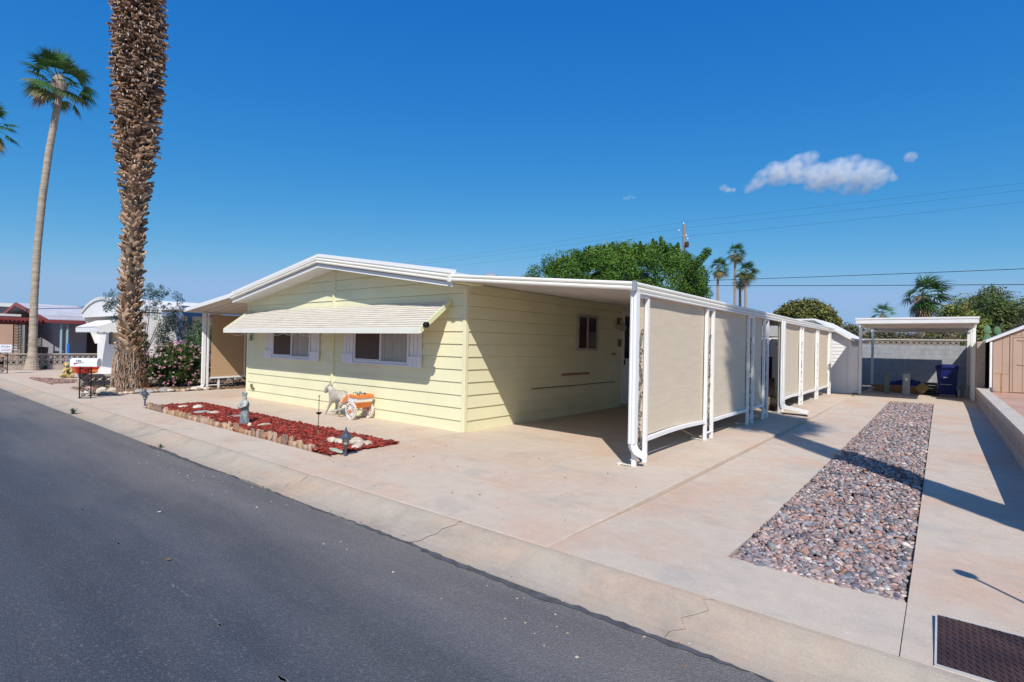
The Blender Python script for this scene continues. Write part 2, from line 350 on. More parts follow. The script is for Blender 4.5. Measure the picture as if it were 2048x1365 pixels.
# ------------------------------------------------------------------ ground, road, kerb, slabs
o=MB().add([(-900,-900,-.16),(900,-900,-.16),(900,900,-.16),(-900,900,-.16)],[(0,1,2,3)]).build('ground',M['soil']); struct(o)
mb=MB()
xs=[-120,-60,-30,-20,-12,-8,-4,0,4,10,30,60]
for a,b in zip(xs,xs[1:]): mb.add([(a,-9,-.085),(b,-9,-.085),(b,2.80,-.085),(a,2.80,-.085)],[(0,1,2,3)])
struct(mb.build('road',M['asphalt']))
SCUFFS=[(-7.49, 1.38), (-6.19, 1.35), (-4.9, 1.33), (-4.31, 1.33), (-3.69, 1.32), (-3.16, 1.32), (-2.43, 1.31)]
# rolled kerb cast in lengths, thin open joints between them
prof=[(2.80,-.16),(2.80,-.082),(2.83,-.084),(2.90,-.084),(2.97,-.076),(3.04,-.060),(3.10,-.040),(3.15,-.020),(3.19,-.005),(3.22,.003),(3.255,.005),(3.266,.001),(3.270,-.15)]
js=[-120,-60,-36,-30,-27,-24.2,-21.2,-18.3,-15.2,-12.3,-9.9,-7.44,-5.48,-3.21,-1.12,1.6,4.6,8,14,30,60]
def jit(xj,y): return .030*math.sin(y*37+xj*7)+.022*math.sin(y*71+xj*3)
mb=MB()
for a,b in zip(js,js[1:]):
    g=.0018; sk=.08
    n=len(prof); segs=max(1,int((b-a)/.6)); 
    rows=[]
    for i in range(segs+1):
        t=i/segs; rows.append([((a+g)*(1-t)+(b-g)*t+(p[0]-3)*.35+jit(a,p[0])*(i==0)+jit(b,p[0])*(i==segs),p[0]+.004*math.sin(i*2.1+a),p[1]+.0015*math.sin(i*1.3+b)) for p in prof])
    for i in range(segs): mb.sweep2(rows[i],rows[i+1]) if segs==1 else mb.add(rows[i]+rows[i+1],[(j,(j+1)%n,n+(j+1)%n,n+j) for j in range(n)])
struct(mb.build('kerb',M['kerbc'],smooth=False))
# tarred seam between road and gutter
def ribbon(name,pts,wfun,z,m,kind='structure'):
    mb=MB(); V=[]
    for i,(x,y) in enumerate(pts):
        a,b=wfun(i); V+=[(x,y-a,z),(x,y+b,z)]
    mb.add(V,[(2*i,2*i+2,2*i+3,2*i+1) for i in range(len(pts)-1)]); o=mb.build(name,m); o['kind']=kind; return o
q=random.Random(3); pts=[(-9+ i*.05,2.795+.012*math.sin(i*.13)+q.uniform(-.006,.006)) for i in range(260)]
ribbon('tar_seam',pts,lambda i:(max(.003,.022+.026*math.sin(i*.05+1)+.012*math.sin(i*.37)+q.uniform(-.012,.014)),.002+q.uniform(-.012,.014)),-.0805,M['tar'])
q=random.Random(23); sc_=MB()
for i,(x_,y_) in enumerate(SCUFFS):
    for k in range(q.choice((2,3,4))):
        cx_,cy_=x_+q.uniform(-.10,.10),y_+q.uniform(-.018,.018); n_=9; V_=[(cx_+q.uniform(.010,.035)*math.cos(a)*1.5,cy_+q.uniform(.004,.012)*math.sin(a),-.0835) for a in [2*PI*j/n_ for j in range(n_)]]
        sc_.add(V_,[tuple(range(n_))])
struct(sc_.build('road_scuffs',M['scuff']))
def slab(name,outline,z,m,t=.14,bevel=.003):
    mb=MB(); n=len(outline)
    mb.prism(outline,2,z-t,z); o=mb.build(name,m,bevel=bevel); struct(o); return o
g=.002
Y0=3.279
# strips of footpath in front of the flower bed, joints between them
for a,b in ((-16.5,-13.3),(-13.3,-9.95),(-9.95,-6.03)):
    slab('footpath',[(a+g,Y0),(b-g,Y0),(b-g,3.93),(a+g,3.93)],0,M['slab'])
slab('patio',[(-16.5+g,3.94),(-13.3,3.94),(-13.3,5.11),(-16.5+g,5.11)],0,M['slab'])
slab('patio',[(-16.5+g,5.12),(-11.5-g,5.12),(-11.5-g,7.2),(-16.5+g,7.2)],0,M['slab'])
slab('patio',[(-11.5+g,5.12),(-6.25,5.12),(-6.25,7.2),(-11.5+g,7.2)],0,M['slab'])
slab('carport_floor',[(-16.5+g,7.21),(-13.9,7.21),(-13.9,21),(-16.5+g,21)],0,M['slab'])
slab('carport_floor',[(-6.02,Y0),(-2.265,Y0),(-2.265,22.15),(-6.235,22.15),(-6.235,3.99),(-6.02,3.94)],0,M['slab'],bevel=.008)
# driveway drops a little below the carport floor once past the kerb
def drive(name,x0,x1,ys):
    mb=MB()
    def z(y): return -.001 if y<3.4 else (-.001-.05*min(1,(y-3.4)/1.8) if y<14 else -.051+.045*min(1,(y-14)/4))
    P=[];n=len(ys)
    for y in ys: P+=[(x0,y,z(y)),(x1,y,z(y))]
    F=[(2*i,2*i+1,2*i+3,2*i+2) for i in range(n-1)]
    k=len(P); Q=[(p[0],p[1],-.15) for p in P]
    F+=[(2*i,2*i+2,k+2*i+2,k+2*i) for i in range(n-1)]+[(2*i+1,k+2*i+1,k+2*i+3,2*i+3) for i in range(n-1)]+[(0,k,k+1,1),(2*n-2,2*n-1,k+2*n-1,k+2*n-2)]
    mb.add(P+Q,F); return struct(mb.build(name,M['drive'],bevel=.002))
GX0,GX1=-1.20,-.165
drive('driveway',-2.26,GX0,[4.06,4.3,5.2,8,11,14,16,18,20.2])
drive('driveway',-2.26,GX1+.021,[Y0,3.4,3.7,4.055])
drive('driveway',GX1+.025,.88,[4.06,4.4,5.2,8,11,14,16,18,20.2])
drive('driveway',GX1+.025,.88,[Y0,3.4,3.7,4.05])
drive('driveway',-2.26,.88,[20.21,22,24,28.5])
drive('driveway',.885,3.2,[Y0,3.4,3.7,3.95])
struct(MB().box(-2.3,.9,3.272,4.052,-.05,-.030).box(-16.4,-6.03,3.272,3.925,-.03,-.012).build('joint_sand',M['sand']))
# soil bed under the gravel and mulch, planting bed by the palm
struct(MB().box(GX0-.01,GX1+.03,4.0,20.25,-.15,-.085).build('gravel_bed',M['soil']))
struct(MB().box(-13.31,-6.2,3.92,5.13,-.1,-.02).build('flower_bed',M['soil']))
mb=MB(); nx,ny=14,30; P=[]
for j in range(ny+1):
    for i in range(nx+1):
        x=-19.4+i/nx*2.9; y=4.0+j/ny*16; e=min(i,nx-i)/nx*2
        P.append((x,y,-.03+.06*min(1,e*2)+.02*math.sin(x*5)*math.sin(y*4)))
mb.add(P,[(j*(nx+1)+i,j*(nx+1)+i+1,(j+1)*(nx+1)+i+1,(j+1)*(nx+1)+i) for j in range(ny) for i in range(nx)])
struct(mb.build('planting_bed',M['soil'],smooth=True))
# neighbour's driveways to the left
slab('neighbour_drive',[(-20.9,Y0),(-16.51,Y0),(-16.51,3.95),(-20.9,3.95)],0,M['slab'])
slab('neighbour_drive',[(-21.3,3.96),(-19.45,3.96),(-19.45,22),(-21.3,22)],0,M['slab'])
slab('neighbour_drive',[(-27,Y0),(-20.91,Y0),(-20.91,3.88),(-27,3.88)],0,M['slab'])
slab('neighbour_drive',[(-30.2,3.9),(-24.75,3.9),(-22.5,4.9),(-22.5,6),(-30.2,12)],-.004,M['slab'])
slab('neighbour_drive',[(-38,Y0),(-27.01,Y0),(-27.01,3.88),(-38,3.88)],0,M['slab'])
slab('neighbour_drive',[(-60,Y0),(-38.01,Y0),(-38.01,4.6),(-60,4.6)],0,M['slab'])

# ------------------------------------------------------------------ pebbles and mulch (stuff)
def rocks_np(name,n,area,zf,size,squash,pal,m,sub=1,seed=1,chip=False):
    rs=np.random.RandomState(seed)
    bm=bmesh.new()
    if chip: bmesh.ops.create_cube(bm,size=2)
    else: bmesh.ops.create_icosphere(bm,subdivisions=sub,radius=1)
    bm.verts.index_update(); B=np.array([v.co[:] for v in bm.verts]); Fb=np.array([[v.index for v in f.verts] for f in bm.faces]); bm.free()
    P=area(rs,n); n=len(P); k=len(B)
    s=rs.uniform(size[0],size[1],n)*np.clip(rs.lognormal(0,.32,n),.55,1.9)
    S=np.stack([s*rs.uniform(.8,1.35,n),s*rs.uniform(.6,1.,n),s*rs.uniform(squash[0],squash[1],n)],1)
    V=B[None]*S[:,None,:]
    V*=1+rs.uniform(-.12,.12,(n,k,1))
    if chip: V[:,:,1]*=(1+.5*np.sign(B[None,:,0])*rs.uniform(-1,1,(n,1)))
    t=rs.uniform(-.45,.45,(n,2))*(1.1 if chip else 1); a=rs.uniform(0,2*PI,n)
    x,y,z=V[:,:,0],V[:,:,1],V[:,:,2]
    y,z=y*np.cos(t[:,:1])-z*np.sin(t[:,:1]),y*np.sin(t[:,:1])+z*np.cos(t[:,:1])
    x,z=x*np.cos(t[:,1:])-z*np.sin(t[:,1:]),x*np.sin(t[:,1:])+z*np.cos(t[:,1:])
    x,y=x*np.cos(a)[:,None]-y*np.sin(a)[:,None],x*np.sin(a)[:,None]+y*np.cos(a)[:,None]
    V=np.stack([x,y,z],2)+P[:,None,:]
    F=(Fb[None]+(np.arange(n)*k)[:,None,None]).reshape(-1,Fb.shape[1])
    pal=np.array(pal); T=pal[rs.randint(0,len(pal),n)]*rs.uniform(.75,1.25,(n,1)); T=np.repeat(T,len(Fb),0)
    return np_mesh(name,V.reshape(-1,3),F,T,m,smooth=not chip)
def gravel_area(rs,n):
    y=4.05+16.2*rs.uniform(0,1,n)**1.55; x=rs.uniform(GX0+.02,GX1-.0,n)
    mound=.018*np.clip(np.minimum(x-GX0,GX1-x)/.2,0,1)
    return np.stack([x,y,-.048+mound+rs.uniform(-.018,.012,n)],1)
PAL=[(.32,.20,.175),(.40,.275,.235),(.21,.155,.16),(.16,.165,.185),(.28,.22,.215),(.47,.37,.31),(.29,.285,.295),(.115,.115,.135),(.54,.46,.41),(.36,.19,.13),(.23,.23,.245),(.34,.24,.235),(.38,.27,.24)]
o=rocks_np('gravel',24000,gravel_area,None,(.0125,.025),(.35,.7),PAL,M['pebble'],seed=3); o['kind']='stuff'
def mulch_area(rs,n):
    x=rs.uniform(-13.2,-6.2,n); y=rs.uniform(4.0,5.09,n)
    keep=(y>4.06)|(rs.uniform(0,1,n)<.6)
    return np.stack([x,y,rs.uniform(-.015,.035,n)],1)[keep]
PM=[(.34,.045,.028),(.26,.032,.022),(.42,.065,.038),(.16,.022,.018),(.29,.045,.03),(.36,.085,.05),(.10,.02,.02)]
o=rocks_np('mulch',30000,mulch_area,None,(.010,.023),(.12,.25),PM,M['mulch'],seed=9,chip=True); o['kind']='stuff'
def tri_area(rs,n):
    x=rs.uniform(-24.6,-21.3,n); y=rs.uniform(3.93,4.9,n); return np.stack([x,y,rs.uniform(-.01,.02,n)],1)[(y<3.95+(x+24.7)*.42)]
o=rocks_np('gravel',3000,tri_area,None,(.02,.04),(.4,.7),[(.28,.16,.13),(.2,.12,.10),(.34,.22,.18)],M['pebble'],seed=4); o['kind']='stuff'
def dirt_area(rs,n):
    x=rs.uniform(-19.3,-16.55,n); y=rs.uniform(4.0,12,n); return np.stack([x,y,rs.uniform(-.0,.05,n)],1)
o=rocks_np('leaf_litter',5000,dirt_area,None,(.012,.03),(.1,.3),[(.30,.17,.09),(.22,.13,.08),(.36,.24,.15)],M['mulch'],seed=5,chip=True); o['kind']='stuff'

# ------------------------------------------------------------------ the yellow house
HX0,HX1,HY=-14.04,-6.24,6.51; RIDGE=-10.10
def zr(x): return 3.02-.1545*abs(x-RIDGE)
house=thing('house','long pale yellow mobile home with lap siding, white gabled roof and slatted awning','house',(HX1,HY,0))
def board_z(k): return 0. if k==0 else .19+.2165*(k-1)
OUT=.019
fr=MB(); k=0
while board_z(k)<3.05:
    z0,z1=board_z(k),board_z(k+1)
    def ext(z):
        if z<=zr(HX1)+.03: return HX0,HX1
        d=(3.05-z)/.1545; return RIDGE-d,RIDGE+d
    if z0<3.04:
        zt=min(z1,3.045)-.0045; a0,b0=ext(z0); a1,b1=ext(zt)
        lo=zr(HX1)+.03
        ob=OUT if k else .010
        if z0<lo<zt:   # board that meets the eaves
            vs=[(a0,HY-ob,z0),(b0,HY-ob,z0),(HX1,HY-.01,lo),(b1,HY-.002,zt),(a1,HY-.002,zt),(HX0,HY-.01,lo),(a0,HY+.028,z0),(b0,HY+.028,z0)]
            fr.add(vs,[(0,1,2,3,4,5),(0,6,7,1)])
        else:
            fr.add([(a0,HY-ob,z0),(b0,HY-ob,z0),(b1,HY-.002,zt),(a1,HY-.002,zt),(a0,HY+.028,z0),(b0,HY+.028,z0)],[(0,1,2,3),(0,4,5,1)])
    k+=1
# solid body of the house behind the boards
fr.add([(HX0+.01,HY+.03,0),(HX1-.03,HY+.03,0),(HX1-.03,HY+.03,zr(HX1)),(RIDGE,HY+.03,3.03),(HX0+.01,HY+.03,zr(HX0))],[(0,1,2,3,4)])
fr.build('front_wall',M['siding'],house)
DOOR=(12.14,13.08,.12,2.40)
sw=MB(); YE=20.
for k in range(12):
    z0,z1=board_z(k),min(board_z(k+1),2.52)-.0045; ob=OUT if k else .01
    if z0>=2.5: break
    for ya,yb in ((HY,DOOR[0]),(DOOR[1],YE)):
        sw.add([(HX1+ob,ya,z0),(HX1+ob,yb,z0),(HX1+.002,yb,z1),(HX1+.002,ya,z1),(HX1-.03,ya,z0),(HX1-.03,yb,z0)],[(0,1,2,3),(0,4,5,1)])
sw.add([(HX1-.032,HY+.03,0),(HX1-.032,YE,0),(HX1-.032,YE,2.52),(HX1-.032,HY+.03,2.52)],[(0,1,2,3)])
sw.build('side_wall',M['siding'],house)
MB().box(HX0,HX1-.02,YE-.1,YE,0,2.4).box(HX0,HX0+.1,HY+.02,YE-.11,0,2.4).build('rear_wall',M['siding'],house)
MB().box(HX1-.05,HX1+.026,HY-.026,HY+.05,.0,2.44).build('corner_trim',M['siding'],house,bevel=.006)
MB().box(HX0-.026,HX0+.05,HY-.026,HY+.05,0,2.40).build('corner_trim',M['siding'],house,bevel=.006)
MB().box(-10.16,-10.085,HY-.045,HY-.004,.0,3.0).build('batten',M['siding'],house,bevel=.004)
MB().box(HX1+.021,HX1+.03,8.37,11.78,.632,.644).build('cable_strip',M['black'],house)
MB().box(HX1+.022,HX1+.034,9.42,10.55,.86,.905).build('wood_strip',M['wood'],house,bevel=.003)
# roof
rf=MB(); RY=6.09
rf.prism([(-14.12,2.60),(RIDGE,3.225),(-6.12,2.61),(-6.12,2.645),(RIDGE,3.27),(-14.12,2.635)],1,RY,YE+.4)
for i in range(11):      # standing seams
    for sgn in(-1,1):
        pass
roof=rf.build('roof',M['roofwhite'],house)
sf=MB(); sf.sweep2([(RIDGE,RY+.02,3.025),(-6.16,RY+.02,zr(-6.16)+.02),(-6.16,RY+.02,zr(-6.16)+.05),(RIDGE,RY+.02,3.06)],[(RIDGE,HY+.02,3.025),(-6.16,HY+.02,zr(-6.16)+.02),(-6.16,HY+.02,zr(-6.16)+.05),(RIDGE,HY+.02,3.06)])
sf.sweep2([(RIDGE,RY+.02,3.025),(-14.04,RY+.02,zr(-14.04)+.02),(-14.04,RY+.02,zr(-14.04)+.05),(RIDGE,RY+.02,3.06)],[(RIDGE,HY+.02,3.025),(-14.04,HY+.02,zr(-14.04)+.02),(-14.04,HY+.02,zr(-14.04)+.05),(RIDGE,HY+.02,3.06)])
sf.build('soffit',M['white'],roof)
def roll(y,z,h):   # rounded gutter roll outline in (y,z), bulging to -Y
    return [(y+.05,z),(y+.012,z+.002),(y,z+h*.22),(y-.004,z+h*.5),(y,z+h*.78),(y+.012,z+h-.002),(y+.05,z+h)]
def band(mb,outl,xa,za,xb,zb,skewa=0,skewb=0):
    A=[(xa,p[0],za+p[1]) for p in outl]; B=[(xb,p[0],zb+p[1]) for p in outl]; mb.sweep2(A,B)
gt=MB(); cp=MB(); lf=MB()
for xe in (-6.16,-14.02):
    ze=zr(xe); za=3.02
    band(lf,[(RY-.01,0),(RY+.02,0),(RY+.02,.072),(RY-.01,.072)],RIDGE,za,xe,ze)
    band(gt,roll(RY-.062,.082,.055),RIDGE,za,xe,ze); band(gt,roll(RY-.062,.139,.055),RIDGE,za,xe,ze)
    band(cp,[(RY-.03,.218),(RY+.08,.218),(RY+.08,.285),(RY-.03,.275)],RIDGE,za,xe,ze)
    band(cp,[(RY-.004,.19),(RY+.05,.19),(RY+.05,.222),(RY-.004,.222)],RIDGE,za,xe,ze)
lf.build('fascia_board',M['white'],roof); gt.build('gutter',M['cream'],roof); cp.build('roof_edge_cap',M['white'],roof)
MB().box(-6.20,-6.135,RY-.075,RY-.0,zr(-6.16)+.075,zr(-6.16)+.20).build('gutter_joint',M['cream'],roof,bevel=.004)
v=MB().lathe([(.12,2.7),(.12,3.02),(.17,3.03),(.17,3.10),(.12,3.12),(.12,3.17),(.18,3.18),(.18,3.24),(.05,3.28)],(-8.85,10.1,0),16)
v.build('roof_vent',M['grey'],roof,smooth=False)
MB().box(-6.24,-5.95,RY+.0,HY+.1,2.47,2.51).build('eave_filler',M['siding'],house)
# windows
def window_front(xa,xb,z0,z1,mull,name='window'):
    y=HY-.02; fw=.05
    b=MB(); b.box(xa,xb,y-.045,y+.012,z0,z0+fw); b.box(xa,xb,y-.045,y+.012,z1-fw,z1); b.box(xa,xa+fw,y-.045,y+.012,z0+fw,z1-fw); b.box(xb-fw,xb,y-.045,y+.012,z0+fw,z1-fw)
    b.box(xa-.02,xb+.02,y-.058,y+.012,z0-.035,z0-.001)
    w=b.build(name,M['winframe'],house,bevel=.004)
    b=MB(); b.box(mull-.02,mull+.02,y-.037,y-.012,z0+fw,z1-fw); b.box(xa+fw,mull-.02,y-.033,y-.015,z0+fw,z0+fw+.022); b.build('sash',M['winframe'],w)
    MB().box(mull+.021,xb-fw-.001,y-.018,y-.014,z0+fw,z1-fw).build('pane',M['glasst'],w)
    MB().box(xa+fw+.001,mull-.021,y-.028,y-.022,z0+fw,z1-fw).build('insect_screen',M['insect_screen'],w)
    MB().box(xa+fw,xb-fw,y+.006,y+.010,z0+fw,z1-fw).build('interior',M['darkglass'],w)
    c=MB(); n=70; P=[]
    for i in range(n+1):
        x=xa+fw+.005+(xb-xa-2*fw-.01)*i/n; yy=y-.005+.008*math.sin(i*1.35)+.002*math.sin(i*.7); P+=[(x,yy,z0+fw),(x,yy,z1-fw)]
    c.add(P,[(2*i,2*i+2,2*i+3,2*i+1) for i in range(n)]); c.build('curtain',M['curtain'],w)
    return w
def glass_t():
    m=bpy.data.materials.new('thin_window_glass'); m.use_nodes=True; nt=m.node_tree; b=nt.nodes['Principled BSDF']
    nz=nt.nodes.new('ShaderNodeTexNoise'); nz.inputs['Scale'].default_value=2
    mr=nt.nodes.new('ShaderNodeMapRange'); mr.inputs[3].default_value=.03; mr.inputs[4].default_value=.08; nt.links.new(nz.outputs['Fac'],mr.inputs[0]); nt.links.new(mr.outputs[0],b.inputs['Roughness'])
    b.inputs['Base Color'].default_value=(.02,.022,.026,1); b.inputs['Specular IOR Level'].default_value=.6
    tr=nt.nodes.new('ShaderNodeBsdfTransparent'); tr.inputs[0].default_value=(.95,.95,.95,1); ms=nt.nodes.new('ShaderNodeMixShader'); ms.inputs[0].default_value=.86
    nt.links.new(b.outputs[0],ms.inputs[1]); nt.links.new(tr.outputs[0],ms.inputs[2]); nt.links.new(ms.outputs[0],nt.nodes['Material Output'].inputs[0]); return m
M['glasst']=glass_t()
window_front(-12.66,-10.97,1.08,1.98,-11.79)
window_front(-9.33,-7.62,1.08,1.98,-8.47)
def shutter(xa,xb):
    b=MB(); n=3; wd=(xb-xa)/n
    for i in range(n): b.box(xa+i*wd+.006,xa+(i+1)*wd-.006,HY-.055,HY-.021,1.06,2.0)
    b.box(xa-.02,xb+.02,HY-.075,HY-.056,1.16,1.245)
    for i in range(n): b.box(xa-.02+i*(wd+.013)+.005,xa-.02+(i+1)*(wd+.013)-.005,HY-.073,HY-.056,1.04,1.158)
    b.box(xa-.01,xb+.01,HY-.072,HY-.056,1.86,1.93)
    b.build('shutter',M['shutter'],house,bevel=.003)
for a,b in ((-13.03,-12.69),(-10.94,-10.63),(-9.69,-9.36),(-7.60,-7.29)): shutter(a,b)
# side window and storm door under the carport
x=HX1+.02
b=MB(); ya,yb,z0,z1=9.99,10.86,1.40,2.19; fw=.05
b.box(x-.01,x+.04,ya,yb,z0,z0+fw); b.box(x-.01,x+.04,ya,yb,z1-fw,z1); b.box(x-.01,x+.04,ya,ya+fw,z0+fw,z1-fw); b.box(x-.01,x+.04,yb-fw,yb,z0+fw,z1-fw)
w=b.build('window',M['winframe_side'],house,bevel=.004)
MB().box(x,x+.03,10.40,10.45,z0+fw,z1-fw).build('sash',M['winframe_side'],w)
MB().box(x+.004,x+.008,ya+fw,10.40,z0+fw,z1-fw).box(x+.010,x+.014,10.45,yb-fw,z0+fw,z1-fw).build('pane',M['darkglass'],w)
MB().box(x+.016,x+.019,10.46,yb-fw,z0+fw+.02,z0+.42).build('curtain',M['curtain_dim'],w)
x=HX1; ya,yb,z0,z1=DOOR
b=MB(); b.box(x-.02,x+.045,ya,ya+.07,z0-.06,z1); b.box(x-.02,x+.045,yb-.07,yb,z0-.06,z1); b.box(x-.02,x+.045,ya+.07,yb-.07,z1-.08,z1); b.box(x-.02,x+.06,ya+.07,yb-.07,z0-.06,z0)
d=b.build('door',M['white'],house,bevel=.004)
MB().box(x-.02,x+.02,ya+.07,yb-.07,z0,1.16).build('door_panel',M['white'],d,bevel=.004)
MB().box(x-.02,x+.012,ya+.12,yb-.12,1.20,z1-.13).build('pane',M['doorglass'],d)
MB().box(x+.013,x+.026,ya+.071,ya+.119,1.161,z1-.081).box(x+.013,x+.026,yb-.119,yb-.071,1.161,z1-.081).box(x+.013,x+.028,ya+.12,yb-.12,1.161,1.2).build('sash',M['white'],d)
MB().box(x+.027,x+.065,ya+.085,ya+.11,1.04,1.18).build('door_handle',M['black'],d,bevel=.004)
MB().box(x+.001,x+.45,ya-.05,yb+.05,.0,.055).build('door_step',M['slab'],house,bevel=.01)
l=MB().box(HX1+.021,HX1+.05,11.85,11.97,2.05,2.2).tube([(HX1+.04,11.91,2.15),(HX1+.12,11.91,2.2),(HX1+.15,11.91,2.1)],.012,8).build('wall_lamp',M['brass'],house)
MB().lathe([(.02,1.88),(.07,1.90),(.085,1.96),(.07,2.03),(.03,2.08)],(HX1+.15,11.91,0),14).build('lamp_shade',M['frost'],l,smooth=True)
MB().box(HX1+.021,HX1+.06,11.93,12.02,1.50,1.68).build('door_bell_box',M['brass'],house,bevel=.01)
MB().box(HX1+.021,HX1+.035,11.60,11.78,1.29,1.34).build('name_plate',M['wood'],house,bevel=.004)
# small cast ornament near the bottom left corner
b=MB(); b.box(-13.80,-13.71,HY-.035,HY-.016,.27,.35); b.blob((-13.66,HY-.035,.25),(.05,.02,.03),4); b.blob((-13.60,HY-.035,.235),(.035,.02,.025),5)
b.build('wall_ornament',M['brass'],house)
MB().tube([(-7.35,HY-.02,1.70),(-7.35,HY-.06,1.80),(-7.32,HY-.08,1.74)],.008,6).build('hook',M['grey'],house)

# slatted awning over both windows
aw=MB(); n=12; ax0,ax1=-13.87,-6.59; bx0,bx1=-13.87,-6.62
def ap(t,off=0):
    y=(HY-.03)+(5.84-(HY-.03))*t; z=2.235+(1.735-2.235)*t; return y,z+off
for i in range(n):
    t0,t1=i/n,(i+1)/n; y0,z0=ap(t0); y1,z1=ap(t1)
    xa0=ax0+(bx0-ax0)*t0; xa1=ax0+(bx0-ax0)*t1; xb0=ax1+(bx1-ax1)*t0; xb1=ax1+(bx1-ax1)*t1
    ym,zm=ap(t0+.35/n)
    # channel (low) then raised slat with a turned-up edge
    A=[(xa0,y0,z0-.022),(xa0,y0,z0-.016),(xa0,ym,zm-.016),(xa0,ym,zm-.006),(xa1,y1,z1+.000),(xa1,y1,z1-.022)]
    B=[(xb0,y0,z0-.022),(xb0,y0,z0-.016),(xb0,ym,zm-.016),(xb0,ym,zm-.006),(xb1,y1,z1+.000),(xb1,y1,z1-.022)]
    aw.sweep2(A,B)
awn=aw.build('awning',M['awning'],house)
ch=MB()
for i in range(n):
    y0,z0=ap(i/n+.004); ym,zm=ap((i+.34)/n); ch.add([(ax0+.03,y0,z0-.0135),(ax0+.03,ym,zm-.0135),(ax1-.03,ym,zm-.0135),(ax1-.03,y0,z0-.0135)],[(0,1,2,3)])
ch.build('dark_channel_strips',M['channel'],awn)  # dark of the gaps between slats put into the strip colour
MB().box(bx0,bx1,5.812,5.834,1.645,1.745).build('awning_lip',M['trim_cream'] if 'trim_cream' in M else M['cream'],awn,bevel=.004)
for xs_,xe_ in ((ax1,bx1),(ax0,bx0)):
    s=MB()
    sg=1 if xs_==ax1 else -1
    s.sweep2([(xs_+.002*sg,HY-.03,2.17),(xs_+.03*sg,HY-.03,2.17),(xs_+.03*sg,HY-.03,2.262),(xs_+.002*sg,HY-.03,2.262)],[(xe_+.002*sg,5.83,1.65),(xe_+.03*sg,5.83,1.65),(xe_+.03*sg,5.83,1.755),(xe_+.002*sg,5.83,1.755)])
    s.build('awning_side_rail',M['trim_yellow'],awn)
MB().lathe([(.0,-.03),(.042,-.03),(.05,-.015),(.05,.035),(.03,.05),(.0,.05)],(bx1+.075,5.89,1.79),18,ax='x').build('awning_floodlight',M['black'],awn,smooth=False)
for xx in(-13.5,-10.12,-7.2): MB().tube([(xx,HY-.03,1.78),(xx,5.86,1.70)],.008,6).build('awning_brace',M['grey'],awn)
cb=MB(); q=random.Random(2); X=-13.6
while X<-9.2:
    L_=q.uniform(.35,.8); dz=q.uniform(.03,.075)
    cb.tube([(X+L_*j/8,5.87,1.650-dz*math.sin(PI*j/8)) for j in range(9)],.0045,5); X+=L_*q.uniform(.9,1.3)
cb.build('light_string',M['cream'],awn)
b=MB(); q=random.Random(4)
for i in range(9): b.tube([(-13.78+q.uniform(-.04,.04),HY-.06,1.68-q.uniform(0,.05)),(-13.78+q.uniform(-.06,.08),HY-.06,1.52-q.uniform(0,.07))],.009,5)
tag(recenter(b.build('hanging_ornament',M['utility'])),'small dark green hanging ornament at the left end of the awning','ornament')
# ------------------------------------------------------------------ carport on the right side of the house
def scroll(mb,yc,z,h,x,s=1,r=.0095):
    """one S-shaped wrought scroll with curled ends in the (y,z) plane"""
    P=[]
    for i in range(15):
        t=i/14; a=PI*2.6*(1-t)
        P.append((x,yc+s*(.010+.045*(t*1.))*math.cos(a)*1.,z+h*.22*1.+.055*t*math.sin(a)))
    e=P[-1]
    for i in range(1,7):
        t=i/6; P.append((x,e[1]+(yc-s*.03-e[1])*t,e[2]+(z+h*.8-e[2])*t))
    mb.tube(P,r,5)
    mb.tube([(x,yc-s*.03+.03*math.cos(k*.7),z+h*.84+.035*math.sin(k*.7)) for k in range(9)],r,5)
    mb.tube([(x,yc+s*.035+.018*math.cos(k*.8+1),z+h*.55+.05*math.sin(k*.8+1)) for k in range(7)],r,5)
def post(par,X,ya,yb,ztop,scr=True,foot=True,name='post'):
    b=MB()
    for y in (ya,yb): b.box(X-.026,X+.026,y-.026,y+.026,0,ztop)
    b.box(X-.022,X+.022,ya+.027,yb-.027,ztop-.04,ztop-.002)
    b.box(X-.018,X+.018,ya+.027,yb-.027,.10,.125)
    p=b.build(name,M['white'],par,bevel=.004)
    if scr:
        s=MB(); z=.14; k=0; yc=(ya+yb)/2
        while z<ztop-.45:
            scroll(s,yc,z,.42,X,1 if k%2==0 else -1); z+=.40; k+=1
        s.build('scrollwork',M['iron'],p)
    if foot: MB().box(X-.22,X-.03,ya-.045,ya-.01,.012,.020).box(X-.20,X-.17,ya-.05,ya-.005,.001,.03).build('anchor_bracket',M['cream'],p)
    return p
